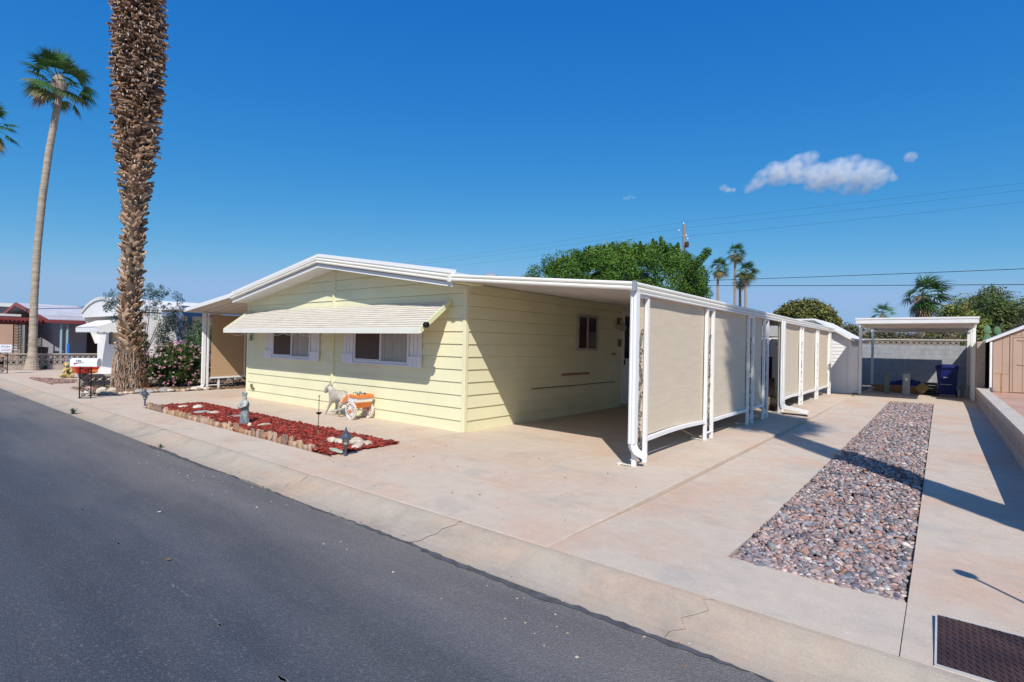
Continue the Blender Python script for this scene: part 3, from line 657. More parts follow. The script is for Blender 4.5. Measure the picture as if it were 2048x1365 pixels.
def screen(par,X,y0,y1,zt,zb,m,bow=.06,name='shade_screen',r0=0):
    n=14; mz=10; P=[]; F=[]
    for k in range(2):
        for j in range(mz+1):
            for i in range(n+1):
                u=i/n; v=j/mz
                P.append((X-.012*k-bow*.45*math.sin(PI*u)*(1-v)**1.5+.004*math.sin(u*9+v*5),y0+(y1-y0)*u,(zb+bow*math.sin(PI*u)**1.2)*(1-v)+zt*v))
    S=(n+1)*(mz+1)
    for j in range(mz):
        for i in range(n):
            a=j*(n+1)+i; F.append((a,a+1,a+n+2,a+n+1)); F.append((S+a,S+a+n+1,S+a+n+2,S+a+1))
    s=MB().add(P,F).build(name,m,par,smooth=True)
    r=MB(); A=[]
    for i in range(n+1):
        u=i/n; yy=y0+r0-.01+(y1-y0-r0+.05)*u; zz=zb+bow*math.sin(PI*u)**1.2; xx=X+(.03 if r0 else 0)-.006-bow*.45*math.sin(PI*u)
        A.append([(xx-.022,yy,zz-.055),(xx+.026,yy,zz-.055),(xx+.026,yy,zz-.004),(xx-.022,yy,zz-.004)])
    r.add(sum(A,[]),[(4*i+j,4*i+(j+1)%4,4*i+4+(j+1)%4,4*i+4+j) for i in range(n) for j in range(4)]+[(3,2,1,0),(4*n,4*n+1,4*n+2,4*n+3)])
    r.build('bottom_rail',M['white'],s)
    MB().box(X-.03,X+.0,y0,y1,zt-.03,zt+.03).build('roller_tube',m,s)
    return s
CX=-2.98
car=thing('carport','long attached carport with white scrollwork posts and beige shade screens, right of the yellow house','carport',(CX,6.2,0))
rb=MB(); YB=21.75
def zc(x): return 2.53+(2.262-2.53)*(x+6.2)/3.2
rb.sweep2([(-6.22,RY,zc(-6.22)),(-2.97,RY,zc(-2.97)),(-2.97,RY,zc(-2.97)+.035),(-6.22,RY,zc(-6.22)+.035)],[(-6.22,YB,zc(-6.22)),(-2.97,YB,zc(-2.97)),(-2.97,YB,zc(-2.97)+.035),(-6.22,YB,zc(-6.22)+.035)])
y=RY+.05
while y<YB-.1:
    rb.sweep2([(-6.21,y,zc(-6.21)-.014),(-6.21,y+.018,zc(-6.21)-.014),(-6.21,y+.022,zc(-6.21)+.002),(-6.21,y-.004,zc(-6.21)+.002)],[(-3.0,y,zc(-3.0)-.014),(-3.0,y+.018,zc(-3.0)-.014),(-3.0,y+.022,zc(-3.0)+.002),(-3.0,y-.004,zc(-3.0)+.002)]); y+=.10
rb.build('roof',M['pan'],car)
g=MB(); FX=-2.93
for i,dz in enumerate((0,.056)):
    band(g,roll(RY-.06,dz,.055),-6.14,zr(-6.16)+.085,FX,2.195)
    o2=[(FX-.05+.0,2.195+dz),(FX-.012,2.195+dz+.002),(FX,2.195+dz+.012),(FX+.004,2.195+dz+.0275),(FX,2.195+dz+.043),(FX-.012,2.195+dz+.053),(FX-.05,2.195+dz+.055)]
    g.prism(o2,1,RY-.06,YB)
g.prism([(FX-.12,2.19),(FX-.045,2.19),(FX-.045,2.30),(FX-.12,2.30)],1,RY-.0,YB)
gut=g.build('gutter',M['cream'],car)
MB().box(FX-.035,FX+.012,RY-.072,RY-.02,2.185,2.312).build('gutter_joint',M['grey'],gut,bevel=.004)
MB().box(CX-.05,CX+.05,RY+.02,YB,2.165,2.189).build('header_beam',M['white'],car)
PAIRS=[(6.19,6.50),(8.77,9.08),(11.2,11.52),(12.40,12.70),(13.9,14.22),(16.24,16.56),(18.63,18.94),(21.0,21.3)]
for ya,yb in PAIRS: post(car,CX,ya,yb,2.164)
for i in (0,1,2,4,5,6):
    screen(car,CX-.036,PAIRS[i][0]-.01,PAIRS[i+1][0]-.03,2.15,.32 if i else .33,M['screen'],bow=.022 if i in(0,4) else .006,r0=.36)
def downspout(par,x,y,ztop,zbot,end,h=.045,w=.042):
    b=MB(); 
    b.prism([(x-h,y-w),(x-h*.6,y-w-.006),(x-h*.2,y-w),(x+h*.2,y-w-.006),(x+h*.6,y-w),(x+h,y-w),(x+h,y+w),(x-h,y+w)],2,zbot,ztop)
    ex,ey,ez=end; k=7; rows=[]
    d=Vector((ex-x,ey-y,0)); L_=d.length; d.normalize(); sd_=Vector((-d.y,d.x,0))
    for i in range(k+1):
        t=i/k; a=t*R(58); rad=.13; off=rad*(1-math.cos(a)); zz=zbot-rad*math.sin(a)
        c=Vector((x,y,zz))+d*off; nrm=Vector((d.x*math.cos(a),d.y*math.cos(a),math.sin(a)))
        s_=1.0 if i%2==0 else .93
        rows.append([c+sd_*w*s_+nrm*h*s_,c-sd_*w*s_+nrm*h*s_,c-sd_*w*s_-nrm*h*s_,c+sd_*w*s_-nrm*h*s_])
    last=rows[-1]; mv=Vector((ex,ey,ez))-sum(last,Vector())/4; rows.append([p+mv for p in last])
    b.add([p for r_ in rows for p in r_],[(4*i+j,4*i+(j+1)%4,4*i+4+(j+1)%4,4*i+4+j) for i in range(len(rows)-1) for j in range(4)])
    return b.build('downspout',M['white'],par)
downspout(car,CX+.015,6.115,2.19,.30,(CX+.12,6.24,.13))
d5=downspout(car,CX+.075,13.86,2.19,.26,(CX+.62,13.90,.07))
# black drain hose on the floor at the opening
o=MB().tube([(-2.88,13.72,.018),(-2.7,13.70,.018),(-2.5,13.66,.018),(-2.33,13.60,.016)],.016,8).build('drain_hose',M['black']); tag(recenter(o),'black flexible drain hose lying on the concrete under the white downspout elbow','hose')
b=MB(); 
for k in range(60):
    a=k*.35; b_=0
o=MB().tube([(-3.35+.16*math.cos(k*.33),14.75+.16*math.sin(k*.33),.04+.0016*k) for k in range(80)],.012,6).build('coiled_hose',M['utility2']); tag(recenter(o),'grey garden hose coiled on the floor under the shade screen','hose')
# patio furniture glimpsed in the opening
f=thing('patio_armchair','dark wooden patio armchair with patterned cushions seen through the gap in the screens','armchair',(-4.2,15.6,0))
MB().box(-4.75,-3.55,15.35,16.0,.0,.12).box(-4.75,-4.68,15.3,16.0,.12,.72).box(-3.62,-3.55,15.3,16.0,.12,.72).box(-4.67,-3.63,15.3,16.0,.30,.40).build('frame',M['darkwood'],f,bevel=.01)
MB().box(-4.67,-3.63,15.92,16.06,.42,1.30).build('backrest',M['darkwood'],f,bevel=.02)
MB().box(-4.65,-3.65,15.3,15.85,.41,.53).build('seat_cushion',M['cushion'],f,bevel=.03)
MB().box(-4.62,-3.68,15.78,15.91,.60,1.0).build('back_cushion',M['cushion'],f,bevel=.03)
o=MB().lathe([(.13,0),(.16,.1),(.17,.30),(.15,.34),(.12,.33)],(-3.25,14.35,0),16).build('plant_pot',M['cushion']); tag(recenter(o),'patterned ceramic pot standing beside the post at the screen opening','pot')

# ------------------------------------------------------------------ carport on the far (left) side
lc=thing('carport','low side carport with corrugated ceiling and brown shade screens, left of the yellow house','carport',(-16.9,6.6,0))
def zl(x): return 2.60+(2.30-2.60)*(x+13.98)/(-2.95)
b=MB(); P=[];n=220
for i in range(n+1):
    yy=RY+(15.9*i/n); dz=.014*(1 if (i//2)%2 else -1)
    P+=[(-14.0,yy,zl(-14.0)+dz-.02),(-16.93,yy,zl(-16.93)+dz-.02),(-16.93,yy,zl(-16.93)+.02),(-14.0,yy,zl(-14.0)+.02)]
b.add(P,[(4*i+j,4*i+4+j,4*i+4+(j+1)%4,4*i+(j+1)%4) for i in range(n) for j in range(4)]+[(0,1,2,3),(4*n+3,4*n+2,4*n+1,4*n)])
b.build('roof',M['pan'],lc)
b=MB(); b.sweep2([(-13.99,RY-.05,zl(-14)-.045),(-13.99,RY-.004,zl(-14)-.045),(-13.99,RY-.004,zl(-14)+.06),(-13.99,RY-.05,zl(-14)+.06)],[(-16.98,RY-.05,zl(-16.98)-.045),(-16.98,RY-.004,zl(-16.98)-.045),(-16.98,RY-.004,zl(-16.98)+.06),(-16.98,RY-.05,zl(-16.98)+.06)])
b.box(-17.03,-16.94,RY-.05,22,zl(-16.98)-.05,zl(-16.98)+.055)
b.build('gutter',M['white'],lc,bevel=.004)
for ya,yb in ((6.66,6.98),(9.5,9.82),(12.3,12.62),(15.1,15.42)): post(lc,-16.9,ya,yb,2.245,foot=False)
for y0,y1 in ((6.74,9.44),(9.88,12.24)):
    s=screen(lc,-16.86,y0,y1,2.17,.36,M['screen2'],bow=.02)
    MB().box(-16.85,-16.842,y0+.95,y0+.99,.36,2.15).build('strap',M['cream'],s)
downspout(lc,-16.93,6.56,2.25,.16,(-16.99,6.45,.06))

# ------------------------------------------------------------------ block walls
def block_row(mb,u0,u1,z0,h,fn,off,L_=.40,g=.008):
    u=u0-off
    while u<u1-.02:
        a=max(u,u0)+g/2; b_=min(u+L_,u1)-g/2
        if b_-a>.03: fn(mb,a,b_,z0+g/2,z0+h-g/2)
        u+=L_
def breeze(mb,fn,a,b,z0,z1):
    """pierced decorative block: rim, two diamonds and a centre web. fn(u,w,z)->xyz; w in 0..1 is the thickness"""
    def bar(p,q,t):
        pu,pz=p;qu,qz=q; d=math.hypot(qu-pu,qz-pz); nx,nz=-(qz-pz)/d*t,(qu-pu)/d*t
        pts=[(pu+nx,pz+nz),(qu+nx,qz+nz),(qu-nx,qz-nz),(pu-nx,pz-nz)]
        mb.sweep2([fn(u,.04,z) for u,z in pts],[fn(u,.96,z) for u,z in pts])
    t=.011; c=(a+b)/2; m=(z0+z1)/2
    for r_ in (((a,z0),(b,z0+.02)),((a,z1-.02),(b,z1)),((a,z0+.02),(a+.02,z1-.02)),((b-.02,z0+.02),(b,z1-.02)),((c-.012,z0+.02),(c+.012,z1-.02))):
        (ua,za),(ub,zb)=r_; pts=[(ua,za),(ub,za),(ub,zb),(ua,zb)]; mb.sweep2([fn(u,0,z) for u,z in pts],[fn(u,1,z) for u,z in pts])
    for s,e in ((a+.02,c-.012),(c+.012,b-.02)):
        k=(s+e)/2
        bar((s,m),(k,z1-.025),t); bar((k,z1-.025),(e,m),t); bar((e,m),(k,z0+.025),t); bar((k,z0+.025),(s,m),t)
# rear wall
rw=thing('block_wall','tall grey concrete block wall with a pierced top course, behind the rear carport','wall',(-1.5,28.5,0))
b=MB(); WY=28.5
for k in range(9): block_row(b,-9,.86,.02+k*.2,.2,lambda mb,a,c,z0,z1:mb.box(a,c,WY,WY+.19,z0,z1),.2*(k%2))
b.build('blocks',M['blockg'],rw,bevel=.004)
MB().box(-9,.86,WY+.006,WY+.184,0,1.815).build('mortar',M['mortar'],rw)
b=MB(); u=-9.
while u<.5: breeze(b,lambda u_,w_,z:(u_,WY+.01+.17*w_,z),u+.005,u+.395,1.825,2.005); u+=.4
b.build('pierced_blocks',M['block2'],rw)
MB().box(-9,.86,WY-.01,WY+.2,2.012,2.075).build('cap',M['cap'],rw,bevel=.006)
# side wall: low stretch with cap, then the tall stretch to the rear
sw_=thing('block_wall','low capped block wall with taller far end, along the right edge of the driveway','wall',(.97,12,0))
b=MB(); WX=.875
for k,(z0,h) in enumerate(((-.12,.2),)): block_row(b,6.2,21.8,z0,h,lambda mb,a,c,zz0,zz1:mb.box(WX,WX+.19,a,c,zz0,zz1),0)
block_row(b,6.2,21.8,.30,.12,lambda mb,a,c,zz0,zz1:mb.box(WX,WX+.19,a,c,zz0,zz1),.2)
for k in range(10): block_row(b,21.81,28.48,-.12+k*.2,.2,lambda mb,a,c,zz0,zz1:mb.box(WX,WX+.19,a,c,zz0,zz1),.2*(k%2))
b.build('blocks',M['block2'],sw_,bevel=.004)
MB().box(WX+.006,WX+.184,6.2,21.79,-.15,.415).box(WX+.006,WX+.184,21.82,28.47,-.15,1.87).build('mortar',M['mortar'],sw_)
b=MB(); u=6.2
while u<21.5:
    # relief course: raised frame and diamonds on the block face
    breeze(b,lambda u_,w_,z:(WX+.022-.022*w_,u_,z),u+.005,u+.195,.10,.285); u+=.2
b.build('relief_blocks',M['block2'],sw_)
MB().box(WX-.03,WX+.20,6.18,21.78,.422,.475).build('cap',M['cap'],sw_,bevel=.006)
# neighbour's paved yard behind the wall
b=MB().box(1.075,30,6.2,30,-.1,.39); struct(b.build('neighbour_patio',M['patched']))

# ------------------------------------------------------------------ rear carport
rc=thing('carport','flat-roofed free-standing carport on slim white posts at the far end of the driveway','carport',(-.7,24.5,0))
b=MB(); b.box(-2.03,.77,19.86,27.45,2.42,2.47); b.build('roof',M['roofwhite'],rc)
b=MB(); b.box(-2.09,.83,19.8,19.85,2.366,2.54); b.box(-2.09,-2.04,19.86,27.5,2.366,2.535); b.box(.78,.83,19.86,27.5,2.366,2.535); b.box(-2.03,.77,27.46,27.5,2.366,2.535)
b.box(-2.10,.84,19.785,19.798,2.49,2.545)
b.build('fascia_board',M['roofwhite'],rc,bevel=.004)
b=MB(); y=19.95
while y<27.3: b.box(-2.03,.77,y,y+.02,2.405,2.419); y+=.3
b.box(-2.24,.87,22.15,22.25,2.32,2.404); b.box(-2.24,.87,26.4,26.5,2.30,2.404)
b.build('ceiling_beam',M['pan'],rc)
for x_,y_ in ((-2.19,22.2),(-2.19,26.45),(.82,22.4),(.82,23.6),(.82,26.5)):
    MB().box(x_-.045,x_+.045,y_-.045,y_+.045,0,2.318 if y_!=26.45 and y_!=26.5 else 2.298).build('post',M['white'],rc,bevel=.004)
b=MB()
for s in(1,): b.sweep2([(-2.14,22.19,2.20),(-2.14,22.21,2.20),(-2.14,22.21,2.05),(-2.14,22.19,2.05)],[(-1.99,22.19,2.31),(-1.99,22.21,2.31),(-1.86,22.21,2.31),(-1.86,22.19,2.31)])
b.build('brace',M['roofwhite'],rc)

# things stored under it
wb=thing('wheeled_bin','large dark blue wheeled rubbish bin with closed lid under the rear carport','bin',(.2,23.9,0))
b=MB(); A=[(-.04,23.62,.08),(.42,23.62,.08),(.42,24.2,.08),(-.04,24.2,.08)]; B=[(-.12,23.5,1.0),(.47,23.5,1.0),(.47,24.3,1.0),(-.12,24.3,1.0)]
b.sweep2(A,B); b.box(-.14,.49,23.48,24.32,.955,1.005); b.box(.05,.28,23.47,23.5,.60,.72); b.build('body',M['binblue'],wb,bevel=.02)
b=MB(); b.sweep2([(-.15,23.44,1.01),(.50,23.44,1.01),(.50,24.36,1.01),(-.15,24.36,1.01)],[(-.11,23.52,1.085),(.46,23.52,1.085),(.46,24.30,1.11),(-.11,24.30,1.11)]); b.build('lid',M['binblue'],wb,bevel=.02)
MB().lathe([(.0,0),(.10,0),(.12,.02),(.12,.05),(.0,.05)],(-.08,24.25,.12),16,ax='x').build('wheel',M['black'],wb)
MB().lathe([(.0,0),(.10,0),(.12,.02),(.12,.05),(.0,.05)],(.42,24.25,.12),16,ax='x').build('wheel',M['black'],wb)
MB().box(.0,.3,23.465,23.475,.42,.44).build('bin_marking',M['utility2'],wb)
MB().box(.08,.22,23.462,23.469,.66,.675).build('bin_marking',M['utility2'],wb)
def pedestal(x,y,w_,h,m,lab,panel):
    t=thing('utility_pedestal',lab,'utility box',(x,y,0))
    MB().box(x-w_,x+w_,y-.07,y+.07,0,h).box(x-w_-.01,x+w_+.01,y-.08,y+.08,h,h+.025).build('body',m,t,bevel=.008)
    MB().box(x-w_*.4,x+w_*.4,y-.078,y-.071,h*.68,h*.82).build('notice_label',panel,t)
pedestal(-1.50,23.5,.075,.70,M['utility'],'slim dark green utility pedestal, left of the grey one under the rear carport',M['utility'])
pedestal(-.93,23.4,.105,.73,M['utility2'],'wider pale grey utility pedestal with small notice under the rear carport',M['cream'])
lp=thing('lumber_stack','low stack of brown boards lying behind the utility pedestals','lumber stack',(-1.1,24.6,0))
q=random.Random(8)
for k in range(9):
    z=.02+.05*(k//2); x0=-2.0+q.uniform(-.05,.2); MB().box(x0,x0+q.uniform(1.6,2.0),24.4+.2*(k%2),24.55+.2*(k%2),z,z+.045).build('board',M['wood'],lp,bevel=.003)
b=MB(); P=[];nx,ny=16,6; q=random.Random(5)
for j in range(ny+1):
    for i in range(nx+1):
        u,v=i/nx,j/ny; P.append((-1.5+1.15*u,24.9+.5*v,.26+.20*math.sin(PI*v)*(.5+.5*math.sin(PI*u))+q.uniform(-.025,.025)))
k=len(P); P+=[(p[0],p[1],p[2]-.02) for p in P]
b.add(P,[(j*(nx+1)+i,j*(nx+1)+i+1,(j+1)*(nx+1)+i+1,(j+1)*(nx+1)+i) for j in range(ny) for i in range(nx)]+[(k+j*(nx+1)+i,k+(j+1)*(nx+1)+i,k+(j+1)*(nx+1)+i+1,k+j*(nx+1)+i+1) for j in range(ny) for i in range(nx)])
tag(recenter(b.build('tarpaulin',M['tarp'])),'crumpled blue tarpaulin lying on the boards behind the pedestals','tarp')
o=MB().add([(-.72,23.9,.24),(-.50,23.88,.04),(-.28,23.9,.26),(-.49,23.93,.46),(-.72,23.92,.24),(-.50,23.90,.04),(-.28,23.92,.26),(-.49,23.95,.46)],[(3,2,1,0),(4,5,6,7),(0,1,5,4),(1,2,6,5),(2,3,7,6),(3,0,4,7)]).build('panel',M['yellow']); tag(recenter(o),'yellow diamond-tilted board leaning by the blue bin','board')
b=MB()
for k in range(4): b.box(-.42,-.10,24.15,24.55,.02+k*.11,.10+k*.11)
for x_ in(-.42,-.12): b.box(x_,x_+.03,24.13,24.15,0,.44)
tag(recenter(b.build('slatted_crate',M['black'],bevel=.005)),'black slatted plastic crate standing left of the blue bin','crate')
for i,x_ in enumerate((.60,.74)):
    o=MB().lathe([(.05,0),(.055,.02),(.055,.36),(.04,.40),(.03,.42)],(x_,24.1-.25*i,0),14).build('gas_canister' if 0 else 'canister',M['utility2'],smooth=True)
    tag(recenter(o),('slim pale canister standing right of the blue bin, nearer the bin','slim pale canister standing right of the blue bin, nearest the right post')[i],'canister',group='pale canisters beside the blue bin')

# ------------------------------------------------------------------ white shed behind the carport and its gate
ws=thing('garden_shed','white lap-sided shed with sloping white roof behind the long carport','shed',(-4,22.2,0))
b=MB()
def zshed(x): return 1.90+.62*(-2.47-x) if x>-3.6 else (1.90+.62*1.13)+( -.12)*( -3.6-x)
SX=-2.49
k=0; z=0.
while z<2.55:
    z1=z+.125; xr=SX if z<1.88 else -2.47-(z-1.90)/.62
    xr1=SX if z1<1.88 else -2.47-(z1-1.90)/.62
    b.add([(-6.4,22.2-.014,z),(xr,22.2-.014,z),(xr1,22.2-.001,z1),(-6.4,22.2-.001,z1),(-6.4,22.21,z),(xr,22.21,z)],[(0,1,2,3),(0,4,5,1)]); z=z1
b.prism([(-6.4,0),(SX-.01,0),(SX-.01,1.88),(-3.6,2.57),(-6.4,2.57)],1,22.205,26)
b.build('wall',M['white'],ws)
MB().box(SX-.06,SX+.02,22.165,22.2,0,1.88).build('corner_trim',M['white'],ws,bevel=.004)
rf2=MB().prism([(-2.38,1.84),(-3.6,2.60),(-6.5,2.60),(-6.5,2.66),(-3.58,2.66),(-2.33,1.90)],1,22.0,26.2).build('roof',M['roofwhite'],ws)
d=MB().box(-5.06,-4.2,22.15,22.19,.05,1.95).build('door',M['white'],ws,bevel=.004)
MB().box(-4.9,-4.75,22.12,22.149,1.70,1.73).build('door_handle',M['black'],d)
b=MB(); 
for k in range(12): b.box(-5.9+.12*k*0,-3.0,22.145,22.17,2.02+k*.04,2.045+k*.04)
b.build('louver',M['louver'],ws)
gt_=thing('side_gate','plain white side gate between the shed and the rear carport post','gate',(-2.35,22.25,0))
MB().box(-2.46,-2.25,22.22,22.25,.03,1.67).build('panel',M['white'],gt_,bevel=.004)
MB().box(-2.47,-2.43,22.20,22.219,.0,1.7).build('frame',M['white'],gt_)
o=MB(); q=random.Random(4)
for k in range(60):
    a=q.uniform(0,2*PI); o.add([(-2.28+q.uniform(-.04,.04),21.2+q.uniform(-.03,.03),0),(-2.28+.05*math.cos(a),21.2+.05*math.sin(a),.06),(-2.27+.05*math.cos(a),21.21+.05*math.sin(a),.05)],[(0,1,2)],tone=(.2,.2,.05))
tag(recenter(o.build('weed_tuft',M['leaf'])),'dry weed tuft in the joint near the rear carport post','weed')

# ------------------------------------------------------------------ salmon shed on the right
ps=thing('garden_shed','salmon pink panelled shed with double door and white roof edge, right of the block wall','shed',(2.6,21,.39))
PX0,PX1,PY,PZ=1.19,4.1,21.0,.39
def zp(x): return 1.90+.50*(x-1.05) if x<2.65 else 1.90+.8-.50*(x-2.65)
b=MB(); b.prism([(PX0,PZ),(PX1,PZ),(PX1,zp(PX1)-.05),(2.65,2.64),(PX0,zp(PX0)-.04)],1,PY,PY+3.4)
x_=PX0+.12
b.build('wall',M['pink'],ps)
b=MB(); x_=PX0+.01
while x_<PX1-.2:
    if not (1.52<x_<3.75): b.prism([(x_,PZ+.02),(x_+.19,PZ+.02),(x_+.19,zp(x_+.19)-.09),(x_,zp(x_)-.09)],1,PY-.012,PY-.001)
    else: b.prism([(x_,2.06),(x_+.19,2.06),(x_+.19,min(zp(x_+.19),2.6)-.09),(x_,min(zp(x_),2.6)-.09)],1,PY-.012,PY-.001)
    x_+=.198
b.build('siding_boards',M['pink'],ps)
d=MB().box(1.56,1.61,PY-.035,PY-.013,PZ+.02,2.0).box(3.7,3.75,PY-.035,PY-.013,PZ+.02,2.0).box(1.56,3.75,PY-.035,PY-.013,2.0,2.05).build('door_frame',M['pink'],ps,bevel=.003)
b=MB()
for k in range(10): b.box(1.62+k*.207,1.62+k*.207+.2,PY-.028,PY-.012,PZ+.03,1.99)
dd=b.build('door',M['pink'],ps,bevel=.002)
MB().box(1.72,3.6,PY-.045,PY-.029,1.90,1.94).box(1.72,3.6,PY-.045,PY-.029,1.20,1.24).build('door_brace',M['pink'],dd,bevel=.003)
b=MB(); b.sweep2([(1.03,PY-.10,1.83),(2.65,PY-.10,2.66),(2.65,PY-.10,2.76),(1.03,PY-.10,1.90)],[(1.03,PY+3.5,1.83),(2.65,PY+3.5,2.66),(2.65,PY+3.5,2.76),(1.03,PY+3.5,1.90)])
b.sweep2([(2.66,PY-.10,2.66),(4.25,PY-.10,1.86),(4.25,PY-.10,1.93),(2.66,PY-.10,2.76)],[(2.66,PY+3.5,2.66),(4.25,PY+3.5,1.86),(4.25,PY+3.5,1.93),(2.66,PY+3.5,2.76)])
b.build('roof',M['roofwhite'],ps)
MB().box(1.12,1.175,PY-.06,PY-.0,.52,1.86).build('downspout',M['white'],ps,bevel=.006)
tag(recenter(MB().box(1.08,1.2,PY-.16,PY+.04,.391,.50).build('concrete_block',M['block'],bevel=.01)),'small concrete block on the wall end under the white downspout','block')
t=thing('marker_stake','wooden T-shaped stake standing against the salmon shed','stake',(1.35,20.6,.39))
MB().box(1.335,1.375,20.58,20.61,.39,.93).build('upright',M['wood'],t); MB().box(1.20,1.53,20.57,20.60,.932,.952).build('crossbar',M['wood'],t)
# ------------------------------------------------------------------ plants: palms
def frond(mb,c,d,lp,rf,wind,droop,q,tones,nb=20,spread=R(95)):
    d=Vector(d).normalized(); c=Vector(c)
    up=Vector((0,0,1)); s=d.cross(up); s=s.normalized() if s.length>.05 else Vector((1,0,0)); nrm=s.cross(d).normalized()
    tone=tones[q.randrange(len(tones))]
    k=q.uniform(.85,1.15); tone=tuple(x*k for x in tone)
    # petiole
    p1=c+d*lp*.5; p2=c+d*lp+Vector((0,0,-.06*lp))+wind*.1*lp
    mb.tube([c,p1,p2],[.022*rf/1.0,.016*rf,.010*rf],4,tone=(tone[0]*1.1,tone[1]*.9,tone[2]*.7))
    tw=q.uniform(-.5,.5); s2=s*math.cos(tw)+nrm*math.sin(tw)
    for i in range(nb):
        a=-spread+2*spread*i/(nb-1)+q.uniform(-.05,.05); L_=rf*(1-.22*abs(a)/spread)*q.uniform(.85,1.08)
        e=(d*math.cos(a)+s2*math.sin(a)).normalized()
        w_=.036*rf*q.uniform(.8,1.2); side=(s2*math.cos(a)-d*math.sin(a))*w_
        g=Vector((0,0,-1))*droop
        P0=p2; P1=p2+e*L_*.5+(g*.12+wind*.22)*L_; P2=P1+(e*.5+g*.42+wind*.42).normalized()*L_*.5
        t2=tuple(x*q.uniform(.8,1.2) for x in tone)
        mb.add([P0-side*.4,P0+side*.4,P1+side,P1-side,P2],[(0,1,2,3),(3,2,4)],tone=t2)
GREEN=[(.055,.13,.03),(.07,.16,.035),(.045,.10,.028),(.09,.16,.04)]
OLIVE=[(.16,.17,.05),(.20,.19,.07),(.12,.15,.045)]
DEAD=[(.30,.21,.12),(.24,.17,.10),(.34,.25,.15)]
def crown(name,c,n,lp,rf,wind,par,seed,dead=.12,elo=-50,ehi=85,nb=20):
    q=random.Random(seed); mb=MB(); c=Vector(c); wind=Vector(wind)
    for i in range(n):
        a=i*2.399+q.uniform(-.2,.2); u=i/n; el=R(ehi+(elo-ehi)*u**.9+q.uniform(-8,8))
        d=Vector((math.cos(a)*math.cos(el),math.sin(a)*math.cos(el),math.sin(el)))+wind*.55
        T=GREEN if u<.62 else (GREEN+OLIVE if u<1-dead else OLIVE+DEAD)
        frond(mb,c+Vector((0,0,-.15*rf*u)),d,lp*q.uniform(.85,1.1),rf*q.uniform(.85,1.1),wind,.55+.5*u,q,T,nb)
    return mb.build(name,M['frond'],par)
def ringed_trunk(pts,rads,par,m,seed=0,n=16,rings=90):
    """tapered trunk with shallow leaf-scar rings"""
    q=random.Random(seed); P=[];Rr=[]; k=len(pts)-1
    for i in range(rings+1):
        t=i/rings*k; j=min(int(t),k-1); u=t-j; a=Vector(pts[j]);b=Vector(pts[j+1]); P.append(a.lerp(b,u)); Rr.append((rads[j]*(1-u)+rads[j+1]*u)*(1+(.035 if i%2 else -.02)+q.uniform(-.015,.015)))
    return MB().tube(P,Rr,n).build('trunk',m,par,smooth=False)
# tall slim palm on the left
tp=thing('palm_tree','tall slender fan palm with smooth bare trunk, in front of the breeze-block wall','palm tree',(-29.85,4.83,0))
TT=[(-29.83,4.84,-.05),(-29.815,4.86,.45),(-29.81,4.862,.9),(-29.80,4.867,3.0),(-29.748,4.912,5.1),(-29.626,5.01,7.2),(-29.438,5.161,9.3),(-29.2,5.36,11.3),(-29.17,5.38,11.75)]
ringed_trunk(TT,[.29,.19,.15,.132,.132,.13,.125,.118,.13],tp,M['bark_tall'],3,rings=110)
b=MB(); b.lathe([(.13,11.55),(.24,11.8),(.27,12.05),(.22,12.3),(.12,12.5)],(-29.17,5.38,0),14); b.build('crown_shaft',M['bark'],tp)
crown('crown',(-29.17,5.38,12.25),34,.80,.74,(-.04,-.12,.03),tp,11,dead=.06,elo=-48,nb=26)
tp2=thing('palm_tree','palm crown half cut by the left edge of the picture, behind the tall slender palm','palm tree',(-36.6,4.35,0))
ringed_trunk([(-37.2,4.0,-.1),(-37.15,4.1,5),(-37.1,4.1,11.4)],[.22,.15,.14],tp2,M['bark_tall'],4,rings=60)
crown('crown',(-37.1,4.12,12.0),28,.75,.8,(-.05,-.1,.05),tp2,12,dead=.06,elo=-60,nb=26)
# massive palm trunk beside the bush
bp_=thing('palm_tree','massive fan palm trunk covered in old leaf bases, beside the pink oleander','palm tree',(-18.2,5.1,0))
BT=[(0,-18.203,5.097,.44),(1.1,-18.219,5.085,.375),(2.56,-18.246,5.063,.335),(4.0,-18.207,5.094,.335),(5.45,-18.2,5.1,.345),(6.4,-18.189,5.109,.40),(7.2,-18.18,5.11,.46),(8.35,-18.178,5.118,.49),(10.1,-18.177,5.118,.54),(11.26,-18.2,5.1,.50),(16,-18.2,5.1,.46)]
def bt(z):
    for a,b_ in zip(BT,BT[1:]):
        if z<=b_[0]:
            u=(z-a[0])/(b_[0]-a[0]); return tuple(a[i]*(1-u)+b_[i]*u for i in range(4))
    return BT[-1]
core=[bt(z*.25) for z in range(0,64)]
MB().tube([(c[1],c[2],c[0]-.05) for c in core],[max(.2,c[3]-(.17 if c[0]>1.0 else .02)) for c in core],24).build('trunk',M['bark_dark'],bp_)
q=random.Random(21); mb=MB(); z=.95
row=0
